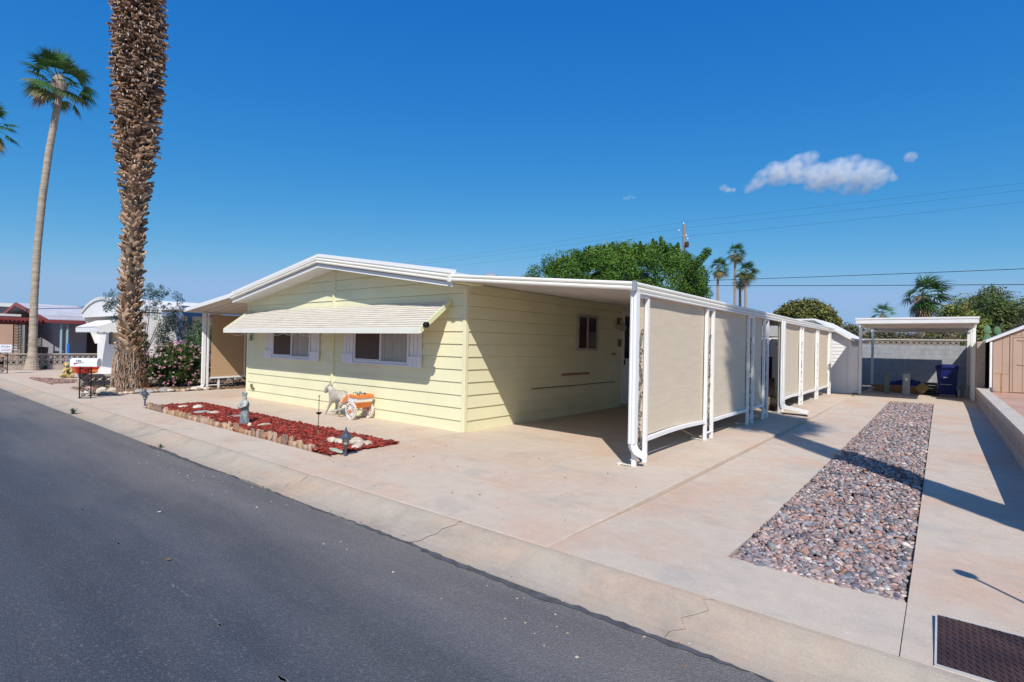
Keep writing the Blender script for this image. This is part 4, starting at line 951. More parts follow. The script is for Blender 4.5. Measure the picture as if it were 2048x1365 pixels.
while z<15.6:
    zc_,cx,cy,rr=bt(z); upper=min(1,max(0,(z-4.6)/4.2+q.uniform(-.1,.1))); nrow=int((14+rr*14)*(1+.3*upper)); tw=row*.61
    for i in range(nrow):
        if z<1.5 and q.random()<.55*(1.5-z)/.55: continue
        a=tw+2*PI*i/nrow+q.uniform(-.12,.12); zz=z+q.uniform(-.05,.05)
        rad=Vector((math.cos(a),math.sin(a),0)); tan=Vector((-rad.y,rad.x,0))*(1 if q.random()<.5 else -1)
        L_=q.uniform(.20,.36)*(1+.05*upper); w0=q.uniform(.05,.10)*(1-.38*upper); th=.016-.004*upper
        # lower bases hug the trunk and point up; upper ones stand out and sag
        el=q.uniform(.95,1.32)*(1-upper)+upper*q.uniform(-.45,.6)
        r0=rr-.12-.09*(1-upper); p0=Vector((cx,cy,zz))+rad*r0
        d1=(rad*math.cos(el)+Vector((0,0,math.sin(el)))+tan*q.uniform(0,1.1+.5*upper)).normalized()
        d2=(d1+rad*q.uniform(.0,.25+.35*upper)+tan*q.uniform(-.2,.7)+Vector((0,0,q.uniform(-.25,.15)-.35*upper))).normalized()
        pts=[p0,p0+d1*L_*.5,p0+d1*L_*.5+d2*L_*.5]
        if q.random()<upper: pt=q.choice([(.20,.115,.07),(.26,.155,.095),(.14,.082,.052),(.31,.20,.13)]); tip=q.choice([(.74,.68,.60),(.62,.54,.45),(.30,.21,.15),(.2,.13,.09)])
        else: pt=q.choice([(.43,.29,.185),(.32,.205,.13),(.54,.40,.275),(.22,.14,.09),(.39,.24,.145),(.16,.105,.07)]); tip=tuple(x*1.08 for x in pt)
        k_=q.uniform(.8,1.2); pt=tuple(x*k_ for x in pt)
        ws=[w0,w0*.78,w0*q.uniform(.25,.6)*(1+.6*upper)]
        V=[]
        for p,w_,dd in zip(pts,ws,(d1,d1,d2)):
            sv=dd.cross(rad); sv=sv.normalized() if sv.length>.05 else tan; nv=sv.cross(dd).normalized()
            V+= [p-sv*w_+nv*-.0,p+sv*w_,p+sv*w_*.5+nv*th*1.6,p-sv*w_*.5+nv*th*1.6]
        mb.add(V[:8],[(0,1,5,4),(1,2,6,5),(2,3,7,6),(3,0,4,7)],tone=pt); mb.add(V[4:],[(0,1,5,4),(1,2,6,5),(2,3,7,6),(3,0,4,7)],tone=tuple(x*1.12 for x in pt)); mb.add(V[8:],[(0,1,2,3)],tone=tip)
    z+=.088+.045*(1-upper); row+=1
mb.build('leaf_bases',M['boot'],bp_)
# fibrous root swell low down
q=random.Random(31); mb=MB()
for i in range(420):
    a=q.uniform(0,2*PI); z0=q.uniform(.0,1.15); c=bt(z0); r_=c[3]+.006; pts=[]; aa=a
    for j in range(5):
        zz=z0-j*q.uniform(.03,.09); aa+=q.uniform(-.09,.09)
        if zz<-.02: break
        rr=bt(zz)[3]+.004+(.05*max(0,.3-zz)); pts.append((c[1]+rr*math.cos(aa),c[2]+rr*math.sin(aa),zz))
    if len(pts)>2: mb.tube(pts,q.uniform(.006,.014),4,tone=q.choice([(.36,.26,.19),(.27,.19,.14),(.44,.34,.26),(.30,.17,.11)]),cap=False)
mb.build('root_fibres',M['boot'],bp_)
crown('crown',(-18.2,5.1,16.0),44,1.3,1.5,(-.1,-.1,0),bp_,13,dead=.2,elo=-40,ehi=85,nb=18)
# palm outside the frame whose shadow crosses the driveway
sp=thing('palm_tree','fan palm outside the right picture edge, its shadow across driveway and screens','palm tree',(2.8,4.1,0))
ringed_trunk([(2.9,4.0,-.1),(2.85,4.05,4),(2.8,4.25,10.3)],[.31,.29,.27],sp,M['bark'],5,rings=60)
crown('crown',(2.85,4.45,10.6),62,.75,1.05,(-.05,.1,0),sp,14,dead=.15,elo=-62,nb=22)
# yard lamp outside the frame, its shadow falls by the access cover
yl=thing('yard_lamp','slim yard lamp outside the right edge, its shadow near the access cover','lamp',(1.30,3.46,0))
MB().tube([(1.30,3.46,0),(1.30,3.46,1.72),(1.27,3.49,1.80)],.014,8).build('pole',M['grey'],yl)
MB().lathe([(.0,1.76),(.05,1.77),(.06,1.80),(.04,1.85),(.0,1.87)],(1.25,3.52,0),14).build('lamp_head',M['grey'],yl)
# palms far behind
def far_palm(x,y,zt,r,lab,seed,wind=(.42,.05,.02),skirt=0,grp='windblown palms far behind the carport',tr=.17,n=30):
    t=thing('palm_tree',lab,'palm tree',(x,y,0),grp)
    MB().tube([(x,y,-.2),(x+.1,y,zt*.5),(x,y,zt-.1)],[tr*1.2,tr,tr*.9],8).build('trunk',M['bark'],t)
    if skirt:
        mb=MB(); q=random.Random(seed+5)
        for k in range(420):
            a=q.uniform(0,2*PI); z0=zt-skirt*q.random(); rr=.28+.25*(1-(zt-z0)/skirt)
            p=Vector((x+.2*math.cos(a),y+.2*math.sin(a),z0)); e=p+Vector((rr*math.cos(a)*1.1,rr*math.sin(a)*1.1,-.35)); s_=Vector((-math.sin(a),math.cos(a),0))*.05
            mb.add([p-s_,p+s_,e],[(0,1,2)],tone=q.choice(DEAD))
        mb.build('dead_fronds',M['frond'],t)
    crown('crown',(x,y,zt),n,r*.62,r*.85,wind,t,seed,dead=.22,elo=-70,ehi=80,nb=14)
far_palm(-22.5,70,12.0,1.25,'leftmost of the windblown palms beyond the carport roof',41)
far_palm(-20.4,70,13.7,1.2,'tallest of the windblown palms beyond the carport roof, on the longest bare trunk',42)
far_palm(-19.1,70,11.3,1.25,'rightmost of the windblown palms beyond the carport roof',43)
far_palm(-20.6,73,10.6,1.05,'low palm crown tucked behind the trunk of the tallest far palm',44)
far_palm(-.9,40,4.95,1.15,'thick palm with shaggy skirt of dead fronds above the rear carport roof',45,skirt=1.7,grp=None,tr=.3,n=30,wind=(.5,0,.0))
far_palm(-3.2,45,4.15,.75,'small palm top just above the left end of the rear carport roof',46,grp=None,wind=(.1,0,0),n=20)

# ------------------------------------------------------------------ plants: leafy crowns
def foliage(name,centers,radii,per,leaf,pal,m,par,seed=1,out=.6,aspect=1.8,shell=.35,sz=None):
    rs=np.random.RandomState(seed); C=np.array(centers,float); Rr=np.array(radii,float)
    if Rr.ndim==1: Rr=np.repeat(Rr[:,None],3,1)
    k=len(C); n=k*per
    D=rs.normal(size=(n,3)); D/=np.linalg.norm(D,axis=1)[:,None]
    u=shell+(1-shell)*rs.uniform(0,1,n)**.6
    idx=np.repeat(np.arange(k),per); P=C[idx]+D*Rr[idx]*u[:,None]
    nm=D*out+rs.normal(size=(n,3))*.6+np.array([0,0,.25]); nm/=np.linalg.norm(nm,axis=1)[:,None]
    a=rs.normal(size=(n,3)); a-=nm*(a*nm).sum(1)[:,None]; a/=np.linalg.norm(a,axis=1)[:,None]; b=np.cross(nm,a)
    s=leaf*rs.uniform(.6,1.35,n)[:,None]
    V=np.stack([P-a*s*aspect*.5,P-b*s*.5,P+a*s*aspect*.5,P+b*s*.5],1).reshape(-1,3)
    F=np.arange(n*4).reshape(n,4); pal=np.array(pal)
    ct=pal[rs.randint(0,len(pal),k)]*rs.uniform(.75,1.25,(k,1)); T=ct[idx]*rs.uniform(.7,1.3,(n,1))
    return np_mesh(name,V,F,T,m,par)
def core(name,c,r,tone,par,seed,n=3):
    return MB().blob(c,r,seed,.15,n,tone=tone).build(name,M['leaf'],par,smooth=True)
def limbs(par,base,tops,r0,m=None,name='trunk'):
    mb=MB(); base=Vector(base); q=random.Random(int(abs(base.x*10)))
    fork=base+Vector((0,0,1))*(min(t[2] for t in tops)-base.z)*.35
    mb.tube([base,base.lerp(fork,.5)+Vector((q.uniform(-.05,.05),q.uniform(-.05,.05),0)),fork],[r0,r0*.85,r0*.7],8)
    for t in tops:
        t=Vector(t); md=fork.lerp(t,.5)+Vector((q.uniform(-.15,.15),q.uniform(-.15,.15),.1)); mb.tube([fork,md,t],[r0*.5,r0*.32,r0*.08],6)
    return mb.build(name,m or M['branch'],par)
# big clipped ficus behind the house
ft=thing('ficus_tree','large dense clipped green tree rising behind the carport roof','tree',(-14.3,27.5,0))
limbs(ft,(-14.3,27.5,0),[(-17,27,4.5),(-12,27,4.8),(-14.5,28.5,5.5),(-14,26,5),(-15.6,27.4,5.2)],.3)
rs=np.random.RandomState(77); cs=[];rr=[]
while len(cs)<560:
    a=rs.uniform(0,2*PI); v=rs.uniform(-.25,1)
    x=math.cos(a)*math.sqrt(1-max(v,0)**2); y=math.sin(a)*math.sqrt(1-max(v,0)**2)
    # boxy superellipsoid
    e=(abs(x)**4.5+abs(y)**4.5+abs(v)**4.5)**(-1/4.5)
    X=-14.9+4.75*x*e; Yy=27.5+3.4*y*e; Z=4.0+2.95*v*e
    left=max(0,(-15.2-X)/4.0); Z-=.34+.8*left**1.7*max(0,v)
    cs.append((X,Yy,Z)); r_=rs.uniform(.34,.56); rr.append((r_,r_,r_*1.2))
for i in range(40):   # upright leader shoots
    X=rs.uniform(-18.6,-10.8); l=max(0,(-15.2-X)/4.0); top=6.55-.95*l**1.6-.12*abs((X+13.5)/4)**2
    h=rs.uniform(.05,.42)
    for j in range(3): cs.append((X+rs.uniform(-.03,.03),25.6+rs.uniform(0,2.5),top+.1+h*j/2)); rr.append((.24*(1-.3*j),.24*(1-.3*j),.26))
for j in range(7): cs.append((-9.95+.16*j,26.3,5.2+.17*j)); rr.append((.22,.2,.25))
for j in range(4): cs.append((-9.7+.2*j,26.3,3.9+.15*j)); rr.append((.22,.2,.22))
FG=[(.075,.165,.018),(.055,.13,.016),(.10,.20,.022),(.045,.11,.015),(.13,.21,.03)]
foliage('crown',cs,rr,210,.058,FG,M['leaf'],ft,seed=5,out=.9,shell=.6)
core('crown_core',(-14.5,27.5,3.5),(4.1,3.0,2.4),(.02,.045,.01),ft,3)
# citrus tree behind the carport end
ot=thing('citrus_tree','rounded olive green citrus tree with small orange fruit behind the far end of the carport','tree',(-5.9,33,0))
rs=np.random.RandomState(8); cs=[];rr=[]
for i in range(120):
    a=rs.uniform(0,2*PI); v=rs.uniform(-.2,1); s=math.sqrt(1-max(v,0)**2); cs.append((-5.85+1.5*s*math.cos(a),33+1.3*s*math.sin(a),2.75+1.38*v)); rr.append(rs.uniform(.2,.38))
foliage('crown',cs,rr,95,.085,[(.19,.19,.05),(.14,.16,.04),(.24,.21,.07),(.11,.13,.035)],M['leaf'],ot,seed=6,out=.5)
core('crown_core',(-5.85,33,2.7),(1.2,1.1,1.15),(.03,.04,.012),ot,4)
mb=MB(); 
for i in range(70):
    a=rnd.uniform(0,2*PI); v=rnd.uniform(-.1,.95); s=math.sqrt(1-max(v,0)**2); mb.blob((-5.85+1.66*s*math.cos(a),33+1.45*s*math.sin(a),2.75+1.5*v),.045,i,.05,1,tone=(.55,.26,.03))
f_=mb.build('fruit',M['leaf'],ot); f_['kind']='stuff'
b=MB(); q=random.Random(6)
for i in range(130):
    a=q.uniform(0,2*PI); e=q.uniform(.2,1.4); p=Vector((-5.85+1.4*math.cos(a)*math.cos(e),33+1.2*math.sin(a)*math.cos(e),2.8+1.3*math.sin(e))); d=Vector((math.cos(a)*math.cos(e)+q.uniform(-.4,.4),math.sin(a)*math.cos(e),math.sin(e)))
    b.tube([p,p+d*q.uniform(.2,.42)],[.010,.004],4,tone=(.25,.17,.09),cap=False)
b.build('twigs',M['leaf'],ot); limbs(ot,(-5.85,33,0),[(-6.6,33,2.6),(-5.1,33,2.7),(-5.8,33.5,3.2)],.12)
def bush(name,lab,cat,c,r,n,leaf,pal,seed,per=90,cl=.3,out=.5,grp=None,corecol=(.03,.035,.015),twig=0,aspect=1.8,trunk=True):
    t=thing(name,lab,cat,(c[0],c[1],0),grp); rs=np.random.RandomState(seed); cs=[];rr=[]
    for i in range(n):
        a=rs.uniform(0,2*PI); v=rs.uniform(-.5,1); s=math.sqrt(1-v*v); k=rs.uniform(.6,1.02)
        cs.append((c[0]+r[0]*s*math.cos(a)*k,c[1]+r[1]*s*math.sin(a)*k,c[2]+r[2]*v*k)); rr.append(rs.uniform(.7,1.2)*cl)
    foliage('crown',cs,rr,per,leaf,pal,M['leaf'],t,seed=seed+1,out=out,aspect=aspect)
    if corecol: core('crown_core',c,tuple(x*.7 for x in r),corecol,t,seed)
    if twig:
        b=MB(); q=random.Random(seed)
        for i in range(twig):
            a=q.uniform(0,2*PI); e=q.uniform(0,1.4); d=Vector((math.cos(a)*math.cos(e),math.sin(a)*math.cos(e),math.sin(e))); p=Vector(c)+Vector((d.x*r[0],d.y*r[1],d.z*r[2]))*.8
            b.tube([p,p+d*q.uniform(.25,.6)*cl*2.2],[.012,.004],4,tone=(.23,.17,.11),cap=False)
        b.build('twigs',M['leaf'],t)
    if trunk: limbs(t,(c[0],c[1],-.1),[(c[0]-r[0]*.5,c[1],c[2]),(c[0]+r[0]*.5,c[1],c[2]),(c[0],c[1]+r[1]*.4,c[2]+r[2]*.4)],.08+.02*r[0])
    return t
SAGE=[(.13,.13,.06),(.17,.15,.08),(.10,.11,.05),(.20,.17,.10)]
MES=[(.11,.17,.05),(.15,.20,.055),(.09,.14,.04),(.18,.22,.07)]
bush('desert_shrub','twiggy brown-green shrub between the citrus tree and the rear carport','shrub',(-4.0,34,2.1),(1.0,.9,.9),40,.07,SAGE,101,per=60,cl=.28,twig=90)
bush('desert_shrub','dry olive shrub behind the left end of the rear block wall','shrub',(-2.6,33,1.9),(1.1,.9,.85),45,.07,SAGE,103,per=70,cl=.28,twig=60)
bush('mesquite_tree','feathery green mesquite tree behind the rear carport, right of the shaggy palm','tree',(1.9,38,3.1),(2.0,1.6,1.65),95,.05,MES,105,per=150,cl=.5,out=.2,aspect=3.2,twig=120)
bush('acacia_shrub','yellow-green rounded shrub directly behind the right end of the rear carport','shrub',(.6,33,2.2),(1.25,1.0,1.55),75,.07,[(.22,.24,.055),(.17,.21,.05),(.26,.26,.07)],107,per=90,cl=.32)
bush('desert_tree','dark green tree at the right edge of the picture behind the salmon shed','tree',(4.4,35,2.7),(1.7,1.2,1.75),75,.07,[(.09,.12,.035),(.14,.14,.05),(.18,.14,.06)],109,per=90,cl=.4,twig=0)
bush('desert_shrub','brownish shrub seen over the salmon shed roof, beside the prickly pear','shrub',(3.0,31,2.0),(1.1,.8,1.1),40,.06,SAGE,111,per=70,cl=.3,twig=50)
bush('desert_shrub','low leafy shrub seen under the rear carport roof, above the pierced blocks','shrub',(-.6,30.5,1.5),(2.2,.6,.95),70,.06,[(.10,.12,.04),(.16,.15,.06),(.2,.15,.1)],113,per=60,cl=.25,twig=60)
# prickly pear
pc=thing('prickly_pear','prickly pear cactus with upright green pads behind the tall end of the block wall','cactus',(1.5,26.8,0))
q=random.Random(12); mb=MB()
def pad(c,h,w_,yaw,tilt):
    h*=1.18; w_*=1.1
    V=[];n=12
    for sgn in(-1,1):
        for i in range(n):
            a=2*PI*i/n; V.append(Vector((w_*math.cos(a)*(1-.12*math.sin(a)),sgn*.025,h*math.sin(a)+h)))
    V+= [Vector((0,-.04,h)),Vector((0,.04,h))]
    m4=Matrix.Translation(c)@Matrix.Rotation(yaw,4,'Z')@Matrix.Rotation(tilt,4,'Y'); V=[m4@v for v in V]
    mb.add(V,[(i,(i+1)%n,24) for i in range(n)]+[(n+(i+1)%n,n+i,25) for i in range(n)]+[(i,n+i,n+(i+1)%n,(i+1)%n) for i in range(n)])
    return m4@Vector((0,0,2*h))
for i in range(11):
    x=1.12+i*.10; c=Vector((x,26.8+q.uniform(-.2,.2),-.55)); 
    c=pad(c,.28,.15,q.uniform(-.4,.4),q.uniform(-.1,.1)); c=pad(c,.26,.14,q.uniform(-.6,.6),q.uniform(-.15,.15)); c=pad(c,.24,.13,q.uniform(-.6,.6),q.uniform(-.15,.15))
    c=pad(c,.22,.12,q.uniform(-.6,.6),q.uniform(-.2,.2))
    if i in(1,3,4,6,7): c=pad(c,.17+.03*q.random(),.11,q.uniform(-.6,.6),q.uniform(-.25,.25)); 
    if i in (3,6): c=pad(c,.14,.09,q.uniform(-.6,.6),q.uniform(-.25,.25))
mb.build('pads',M['cactus'],pc,smooth=False)
# oleander with pink flowers
ol=thing('oleander_bush','dense oleander bush full of pink flowers beside the massive palm trunk','bush',(-17.8,6.2,0))
rs=np.random.RandomState(15); cs=[];rr=[]
for i in range(120):
    a=rs.uniform(0,2*PI); v=rs.uniform(-.75,1); s=math.sqrt(1-v*v); k=rs.uniform(.7,1)
    cs.append((-17.85+.55*s*math.cos(a)*k,6.22+.80*s*math.sin(a)*k,.68+.62*v*k)); rr.append(rs.uniform(.10,.2))
foliage('leaves',cs,rr,95,.03,[(.06,.11,.03),(.09,.15,.04),(.045,.08,.025),(.14,.17,.05)],M['leaf'],ol,seed=16,out=.2,aspect=3.6)
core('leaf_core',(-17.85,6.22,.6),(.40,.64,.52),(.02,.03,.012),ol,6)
fc=[];fr=[]
for i in range(330):
    a=rs.uniform(0,2*PI); v=rs.uniform(-.8,1); s=math.sqrt(1-v*v); fc.append((-17.85+.66*s*math.cos(a),6.22+.93*s*math.sin(a),.68+.72*v)); fr.append(rs.uniform(.018,.038))
foliage('flowers',fc,fr,14,.024,[(.75,.30,.42),(.85,.52,.60),(.62,.22,.34),(.85,.62,.60)],M['flower'],ol,seed=17,aspect=1.1,out=.7)['kind']='stuff'
limbs(ol,(-17.85,6.2,0),[(-17.9,5.8,.9),(-17.8,6.6,.9),(-17.7,6.2,1.1)],.03,name='stems')
# wispy blue-green tree behind it
wt=thing('young_tree','wispy blue-green young tree with dark thin trunk behind the oleander','tree',(-19.9,5.95,0))
rs=np.random.RandomState(19); cs=[];rr=[]
for i in range(72):
    y=rs.uniform(5.2,7.0); z=1.9+rs.beta(2,2)*1.55-.25*abs(y-6.1); cs.append((-20+rs.uniform(-.4,.4),y,z)); rr.append(rs.uniform(.08,.2))
for i in range(10): cs.append((-20+rs.uniform(-.3,.3),rs.uniform(4.9,5.2),rs.uniform(2.3,2.8))); rr.append(.13)
foliage('crown',cs,rr,52,.020,[(.06,.13,.12),(.08,.15,.11),(.05,.10,.09),(.10,.15,.09)],M['leaf'],wt,seed=20,out=.1,aspect=4)
limbs(wt,(-19.85,5.9,0),[(-19.9,6.1,3.1),(-20,6.9,2.6),(-20.1,5.2,2.6),(-20,6.4,2.3),(-20,5.7,2.9)],.035)
bush('grey_shrub','grey-green airy shrub in front of the striped curtain, behind the oleander','shrub',(-19.6,6.85,1.5),(.4,.75,.62),42,.02,[(.16,.20,.12),(.12,.16,.10),(.2,.22,.15)],121,per=75,cl=.2,out=.1,corecol=None,aspect=4,twig=60)
bush('grey_shrub','leafy green shrub between the striped curtain and the left carport post','shrub',(-18.9,7.35,1.35),(.3,.45,.75),34,.025,[(.10,.18,.07),(.12,.2,.10),(.07,.13,.06)],123,per=70,cl=.18,out=.1,corecol=None,aspect=4,twig=30)
bush('low_shrub','low dry shrub seen below the brown shade screen of the left carport','shrub',(-18.2,9.6,.2),(.5,1.9,.35),60,.03,[(.25,.17,.12),(.14,.16,.07),(.30,.2,.16)],125,per=50,cl=.15,corecol=(.05,.04,.02),twig=50,trunk=False)
# dead vine climbing on the trunk
vn=thing('dry_vine','rust-brown dry vine climbing the lower right side of the massive palm trunk','vine',(-17.85,5.4,0))
rs=np.random.RandomState(22); cs=[];rr=[]
for i in range(70):
    z=rs.uniform(.05,1.9); a=rs.uniform(.1,1.1); r_=bt(z)[3]+.03; cs.append((-18.2+r_*math.cos(a),5.1+r_*math.sin(a),z)); rr.append(rs.uniform(.05,.12))
foliage('leaves',cs,rr,50,.018,[(.27,.12,.06),(.20,.10,.05),(.12,.13,.04),(.32,.2,.1)],M['leaf'],vn,seed=23,out=.4,aspect=2)
MB().tube([(-17.78,5.3,0),(-17.8,5.35,.7),(-17.83,5.3,1.3),(-17.85,5.36,1.9)],.012,5).build('stem',M['branch'],vn)
# little weeds in the gutter
def weed(x,y,lab,s=1,seed=1,z=-.09):
    q=random.Random(seed); mb=MB()
    for i in range(26):
        a=q.uniform(0,2*PI); d=Vector((math.cos(a),math.sin(a),0)); b0=Vector((x,y,z)); t=b0+d*q.uniform(.02,.07)*s+Vector((0,0,q.uniform(.02,.08)*s)); sd_=Vector((-d.y,d.x,0))*.008*s
        mb.add([b0,t-d*.02*s+sd_,t+d*.012*s,t-d*.02*s-sd_],[(0,1,2,3)],tone=(.07,.14,.05))
    tag(recenter(mb.build('weed',M['leaf'])),lab,'weed')
weed(-13.6,2.86,'small green weed sprouting at the road edge below the left path lamp',1.6,3)
weed(-8.7,2.83,'tiny green weed sprouting in the gutter below the robed statue',.8,4)
weed(-18.62,4.6,'small green tuft at the left foot of the massive palm trunk',1.5,5,0)
weed(-30.1,5.35,'green tuft at the foot of the breeze-block wall, right of the tall slender palm',2.5,6,0)
# ------------------------------------------------------------------ stones, bed edging
q=random.Random(14); x=-13.05; i=0
while x<-6.62:
    w_=q.uniform(.05,.085); h=q.uniform(.04,.125); dpt=q.uniform(.03,.05); lean=q.uniform(-.12,.12); yl=q.uniform(-.08,.08)
    tone=q.choice([(.36,.23,.14),(.42,.29,.19),(.27,.17,.11),(.40,.27,.20),(.33,.18,.10),(.47,.35,.25),(.22,.15,.11)])
    mb=MB(); n=9; ph=q.uniform(0,6); rows=[]; ks=[q.uniform(.72,1.15) for _ in range(n)]
    for t,f_ in ((-.03,1.0),(h*.35,1.04),(h*.75,.92),(h*.95,.74),(h*1.03,.35)):
        rows.append([(x+lean*max(t,0)+w_*ks[j]*f_*math.cos(2*PI*j/n+ph)+q.uniform(-.004,.004),4.0+yl*max(t,0)+dpt*ks[j]*f_*math.sin(2*PI*j/n+ph)+q.uniform(-.004,.004),t+q.uniform(-.008,.008)*(t>0)-.03*h/.1*(ks[j]<.85)*(t>h*.7)) for j in range(n)])
    mb.add(sum(rows,[]),[(i_*n+j,i_*n+(j+1)%n,(i_+1)*n+(j+1)%n,(i_+1)*n+j) for i_ in range(4) for j in range(n)]+[tuple(range(n))[::-1],tuple(range(4*n,5*n))],tone=tone); o=mb.build('edging_stone',M['chunk'])
    tag(recenter(o),'upright petrified wood chunk in the row edging the red mulch bed','edging stone',group='petrified wood pieces edging the red mulch bed'); x+=w_*q.uniform(1.75,2.1); i+=1
def rock(x,y,z,r,lab,tone,seed,grp=None,name='rock',amp=.28):
    mb=MB(); mb.blob((x,y,z),r,seed,amp,2,tone=tone); o=mb.build(name,M['rock'],smooth=False); tag(recenter(o),lab,'rock',group=grp)
PALE=(.54,.46,.37)
rock(-6.92,4.44,.045,(.085,.06,.06),'pale upright rock, first of the pair left of the near path lamp',PALE,1)
rock(-6.78,4.48,.035,(.10,.06,.045),'pale flat rock, right-hand one of the pair left of the near path lamp',(.55,.47,.38),2)
rock(-6.62,4.66,.05,(.11,.08,.055),'rounded tan rock just right behind the near path lamp head',(.55,.45,.34),3)
rock(-6.50,4.60,.045,(.13,.075,.05),'long pale rock in the middle of the cluster right of the near path lamp',PALE,4)
rock(-6.36,4.68,.04,(.09,.07,.045),'tan rock at the right end of the cluster by the near path lamp',(.50,.42,.32),5)
rock(-6.33,4.47,.04,(.13,.08,.045),'pinkish white flat rock in front of the cluster right of the near path lamp',(.58,.46,.38),6)
rock(-6.30,4.10,.03,(.17,.05,.03),'flat grey-green slab at the foot of the near path lamp',(.40,.40,.32),7)
rock(-12.55,4.48,.03,(.10,.07,.04),'small pale rock in the far left end of the mulch bed',PALE,8)
rock(-12.25,4.66,.04,(.12,.08,.05),'larger white rock in the far left end of the mulch bed',(.60,.53,.45),9)
rock(-11.4,4.40,.03,(.17,.11,.035),'flat grey stone in the left half of the mulch bed',(.33,.33,.33),10)
rock(-11.15,4.52,.03,(.12,.08,.04),'flat tan stone right of the flat grey one in the mulch bed',(.52,.42,.31),11)
rock(-10.4,4.66,.03,(.15,.09,.03),'flat dark grey stone left of the robed statue',(.28,.22,.22),12)
rock(-9.15,4.30,.03,(.06,.05,.05),'small white pointed rock at the foot of the robed statue',(.66,.60,.54),13)
rock(-9.05,4.50,.03,(.13,.08,.035),'flat tan stone right behind the robed statue',(.45,.38,.30),14)
q=random.Random(44)
for i in range(24):   # loose row along the planting bed
    t=i/23; y=3.98+t*2.62; x=-16.52-.05*math.sin(i*1.7)-.12*t
    big=q.random()<.35; r=q.uniform(.05,.08)*(1.5 if big else 1)
    rock(x-q.uniform(0,.1),y,r*.35,(r*q.uniform(1,1.5),r,r*.6),'loose stone in the row edging the palm planting bed',q.choice([(.55,.45,.35),(.45,.33,.24),(.35,.33,.31),(.62,.53,.44),(.30,.25,.22),(.5,.34,.24)]),60+i,grp='stones edging the palm planting bed',name='edging_rock')
for i,(x,y,r,c,l) in enumerate([(-16.75,4.08,.14,(.52,.45,.36),'large squarish tan boulder just right of the mailbox post'),(-16.6,4.28,.12,(.50,.40,.30),'tan boulder behind the mailbox post, right of the squarish one'),(-16.9,3.86,.13,(.55,.32,.27),'pinkish boulder seen through the mailbox lattice'),(-17.0,4.35,.11,(.32,.27,.25),'dark stone behind the squarish tan boulder'),(-16.55,3.75,.10,(.62,.57,.5),'white boulder at the foot of the mailbox post')]):
    rock(x,y,r*.6,(r,r*.9,r*.95),l,c,90+i,name='boulder')

# ------------------------------------------------------------------ path lamps, stake, statue
def path_lamp(x,y,lab,h=.39):
    t=thing('path_lamp',lab,'path lamp',(x,y,0),'small pagoda path lamps by the mulch bed'); s=h/.39
    MB().lathe([(.028,-.05),(.028,.01),(.016,.02),(.016,.12),(.024,.13),(.03,.15),(.012,.155)],(x,y,0),12).build('post',M['teal'],t,smooth=False)
    MB().lathe([(.030,.150),(.034,.155),(.052,.235),(.052,.242),(.0,.243)],(x,y,0),10).build('glass',M['frost'],t)
    b=MB()
    for k in range(5):
        a=k*2*PI/5; b.tube([(x+.034*math.cos(a),y+.034*math.sin(a),.15),(x+.055*math.cos(a),y+.055*math.sin(a),.24)],.004,4)
    b.build('cage',M['teal'],t)
    MB().lathe([(.090,.236),(.096,.242),(.066,.262),(.045,.292),(.026,.312),(.030,.318),(.018,.33),(.010,.36),(.0,.386)],(x,y,0),16).build('lamp_cap',M['teal'],t)
path_lamp(-6.04,4.09,'dark pagoda path lamp at the right-hand corner of the mulch bed')
path_lamp(-13.51,4.07,'dark pagoda path lamp on the concrete left of the mulch bed')
t=thing('garden_stake','thin garden stake with small dark saucer and round knob, standing in the mulch','stake',(-7.6,4.64,0))
MB().tube([(-7.6,4.64,-.02),(-7.595,4.64,.10)],.011,6).build('sleeve',M['wood'],t)
MB().tube([(-7.595,4.64,.10),(-7.59,4.64,.62)],.0055,6).build('rod',M['black'],t)
MB().lathe([(.0,.335),(.018,.34),(.045,.362),(.048,.372),(.03,.366),(.0,.36)],(-7.59,4.64,0),14).build('saucer',M['black'],t)
MB().blob((-7.59,4.64,.63),.018,3,.05,1).build('knob',M['grey'],t)
st=thing('statue','weathered grey-green statuette of a robed figure with folded arms, standing in the red mulch','statue',(-9.47,4.36,0))
mb=MB(); P=[]; n=28; prof_=[(.0,.088),(.02,.092),(.06,.084),(.14,.074),(.22,.070),(.27,.072),(.30,.070),(.335,.083),(.375,.078),(.41,.060),(.435,.036),(.45,.030),(.465,.034)]
for z_,r_ in prof_:
    for j in range(n):
        a=2*PI*j/n; fl=1+(.07*math.cos(a*9) if z_<.29 else .02*math.cos(a*5)); rr_=r_*fl; P.append((-9.47+rr_*math.cos(a),4.36+rr_*.85*math.sin(a),z_))
mb.add(P,[(i*n+j,i*n+(j+1)%n,(i+1)*n+(j+1)%n,(i+1)*n+j) for i in range(len(prof_)-1) for j in range(n)]+[tuple(range(n))[::-1]])
mb.build('robe',M['statue'],st,smooth=True)
tor=[(-9.47,4.36,.40),(-9.47,4.36,.44),(-9.47,4.36,.475),(-9.47,4.355,.51)]
skin('head',M['statue_top'],st,tor,[(0,1),(1,2),(2,3)],[.045,.028,.040,.034])
V=[(-9.47,4.36,.39),(-9.40,4.35,.395),(-9.365,4.32,.345),(-9.42,4.27,.315),(-9.49,4.262,.315),(-9.54,4.36,.395),(-9.575,4.33,.345),(-9.53,4.275,.32),(-9.45,4.262,.335)]
skin('folded_arms',M['statue_top'],st,V,[(0,1),(1,2),(2,3),(3,4),(0,5),(5,6),(6,7),(7,8)],[.045,.036,.030,.026,.02,.036,.030,.026,.02])
b=MB()
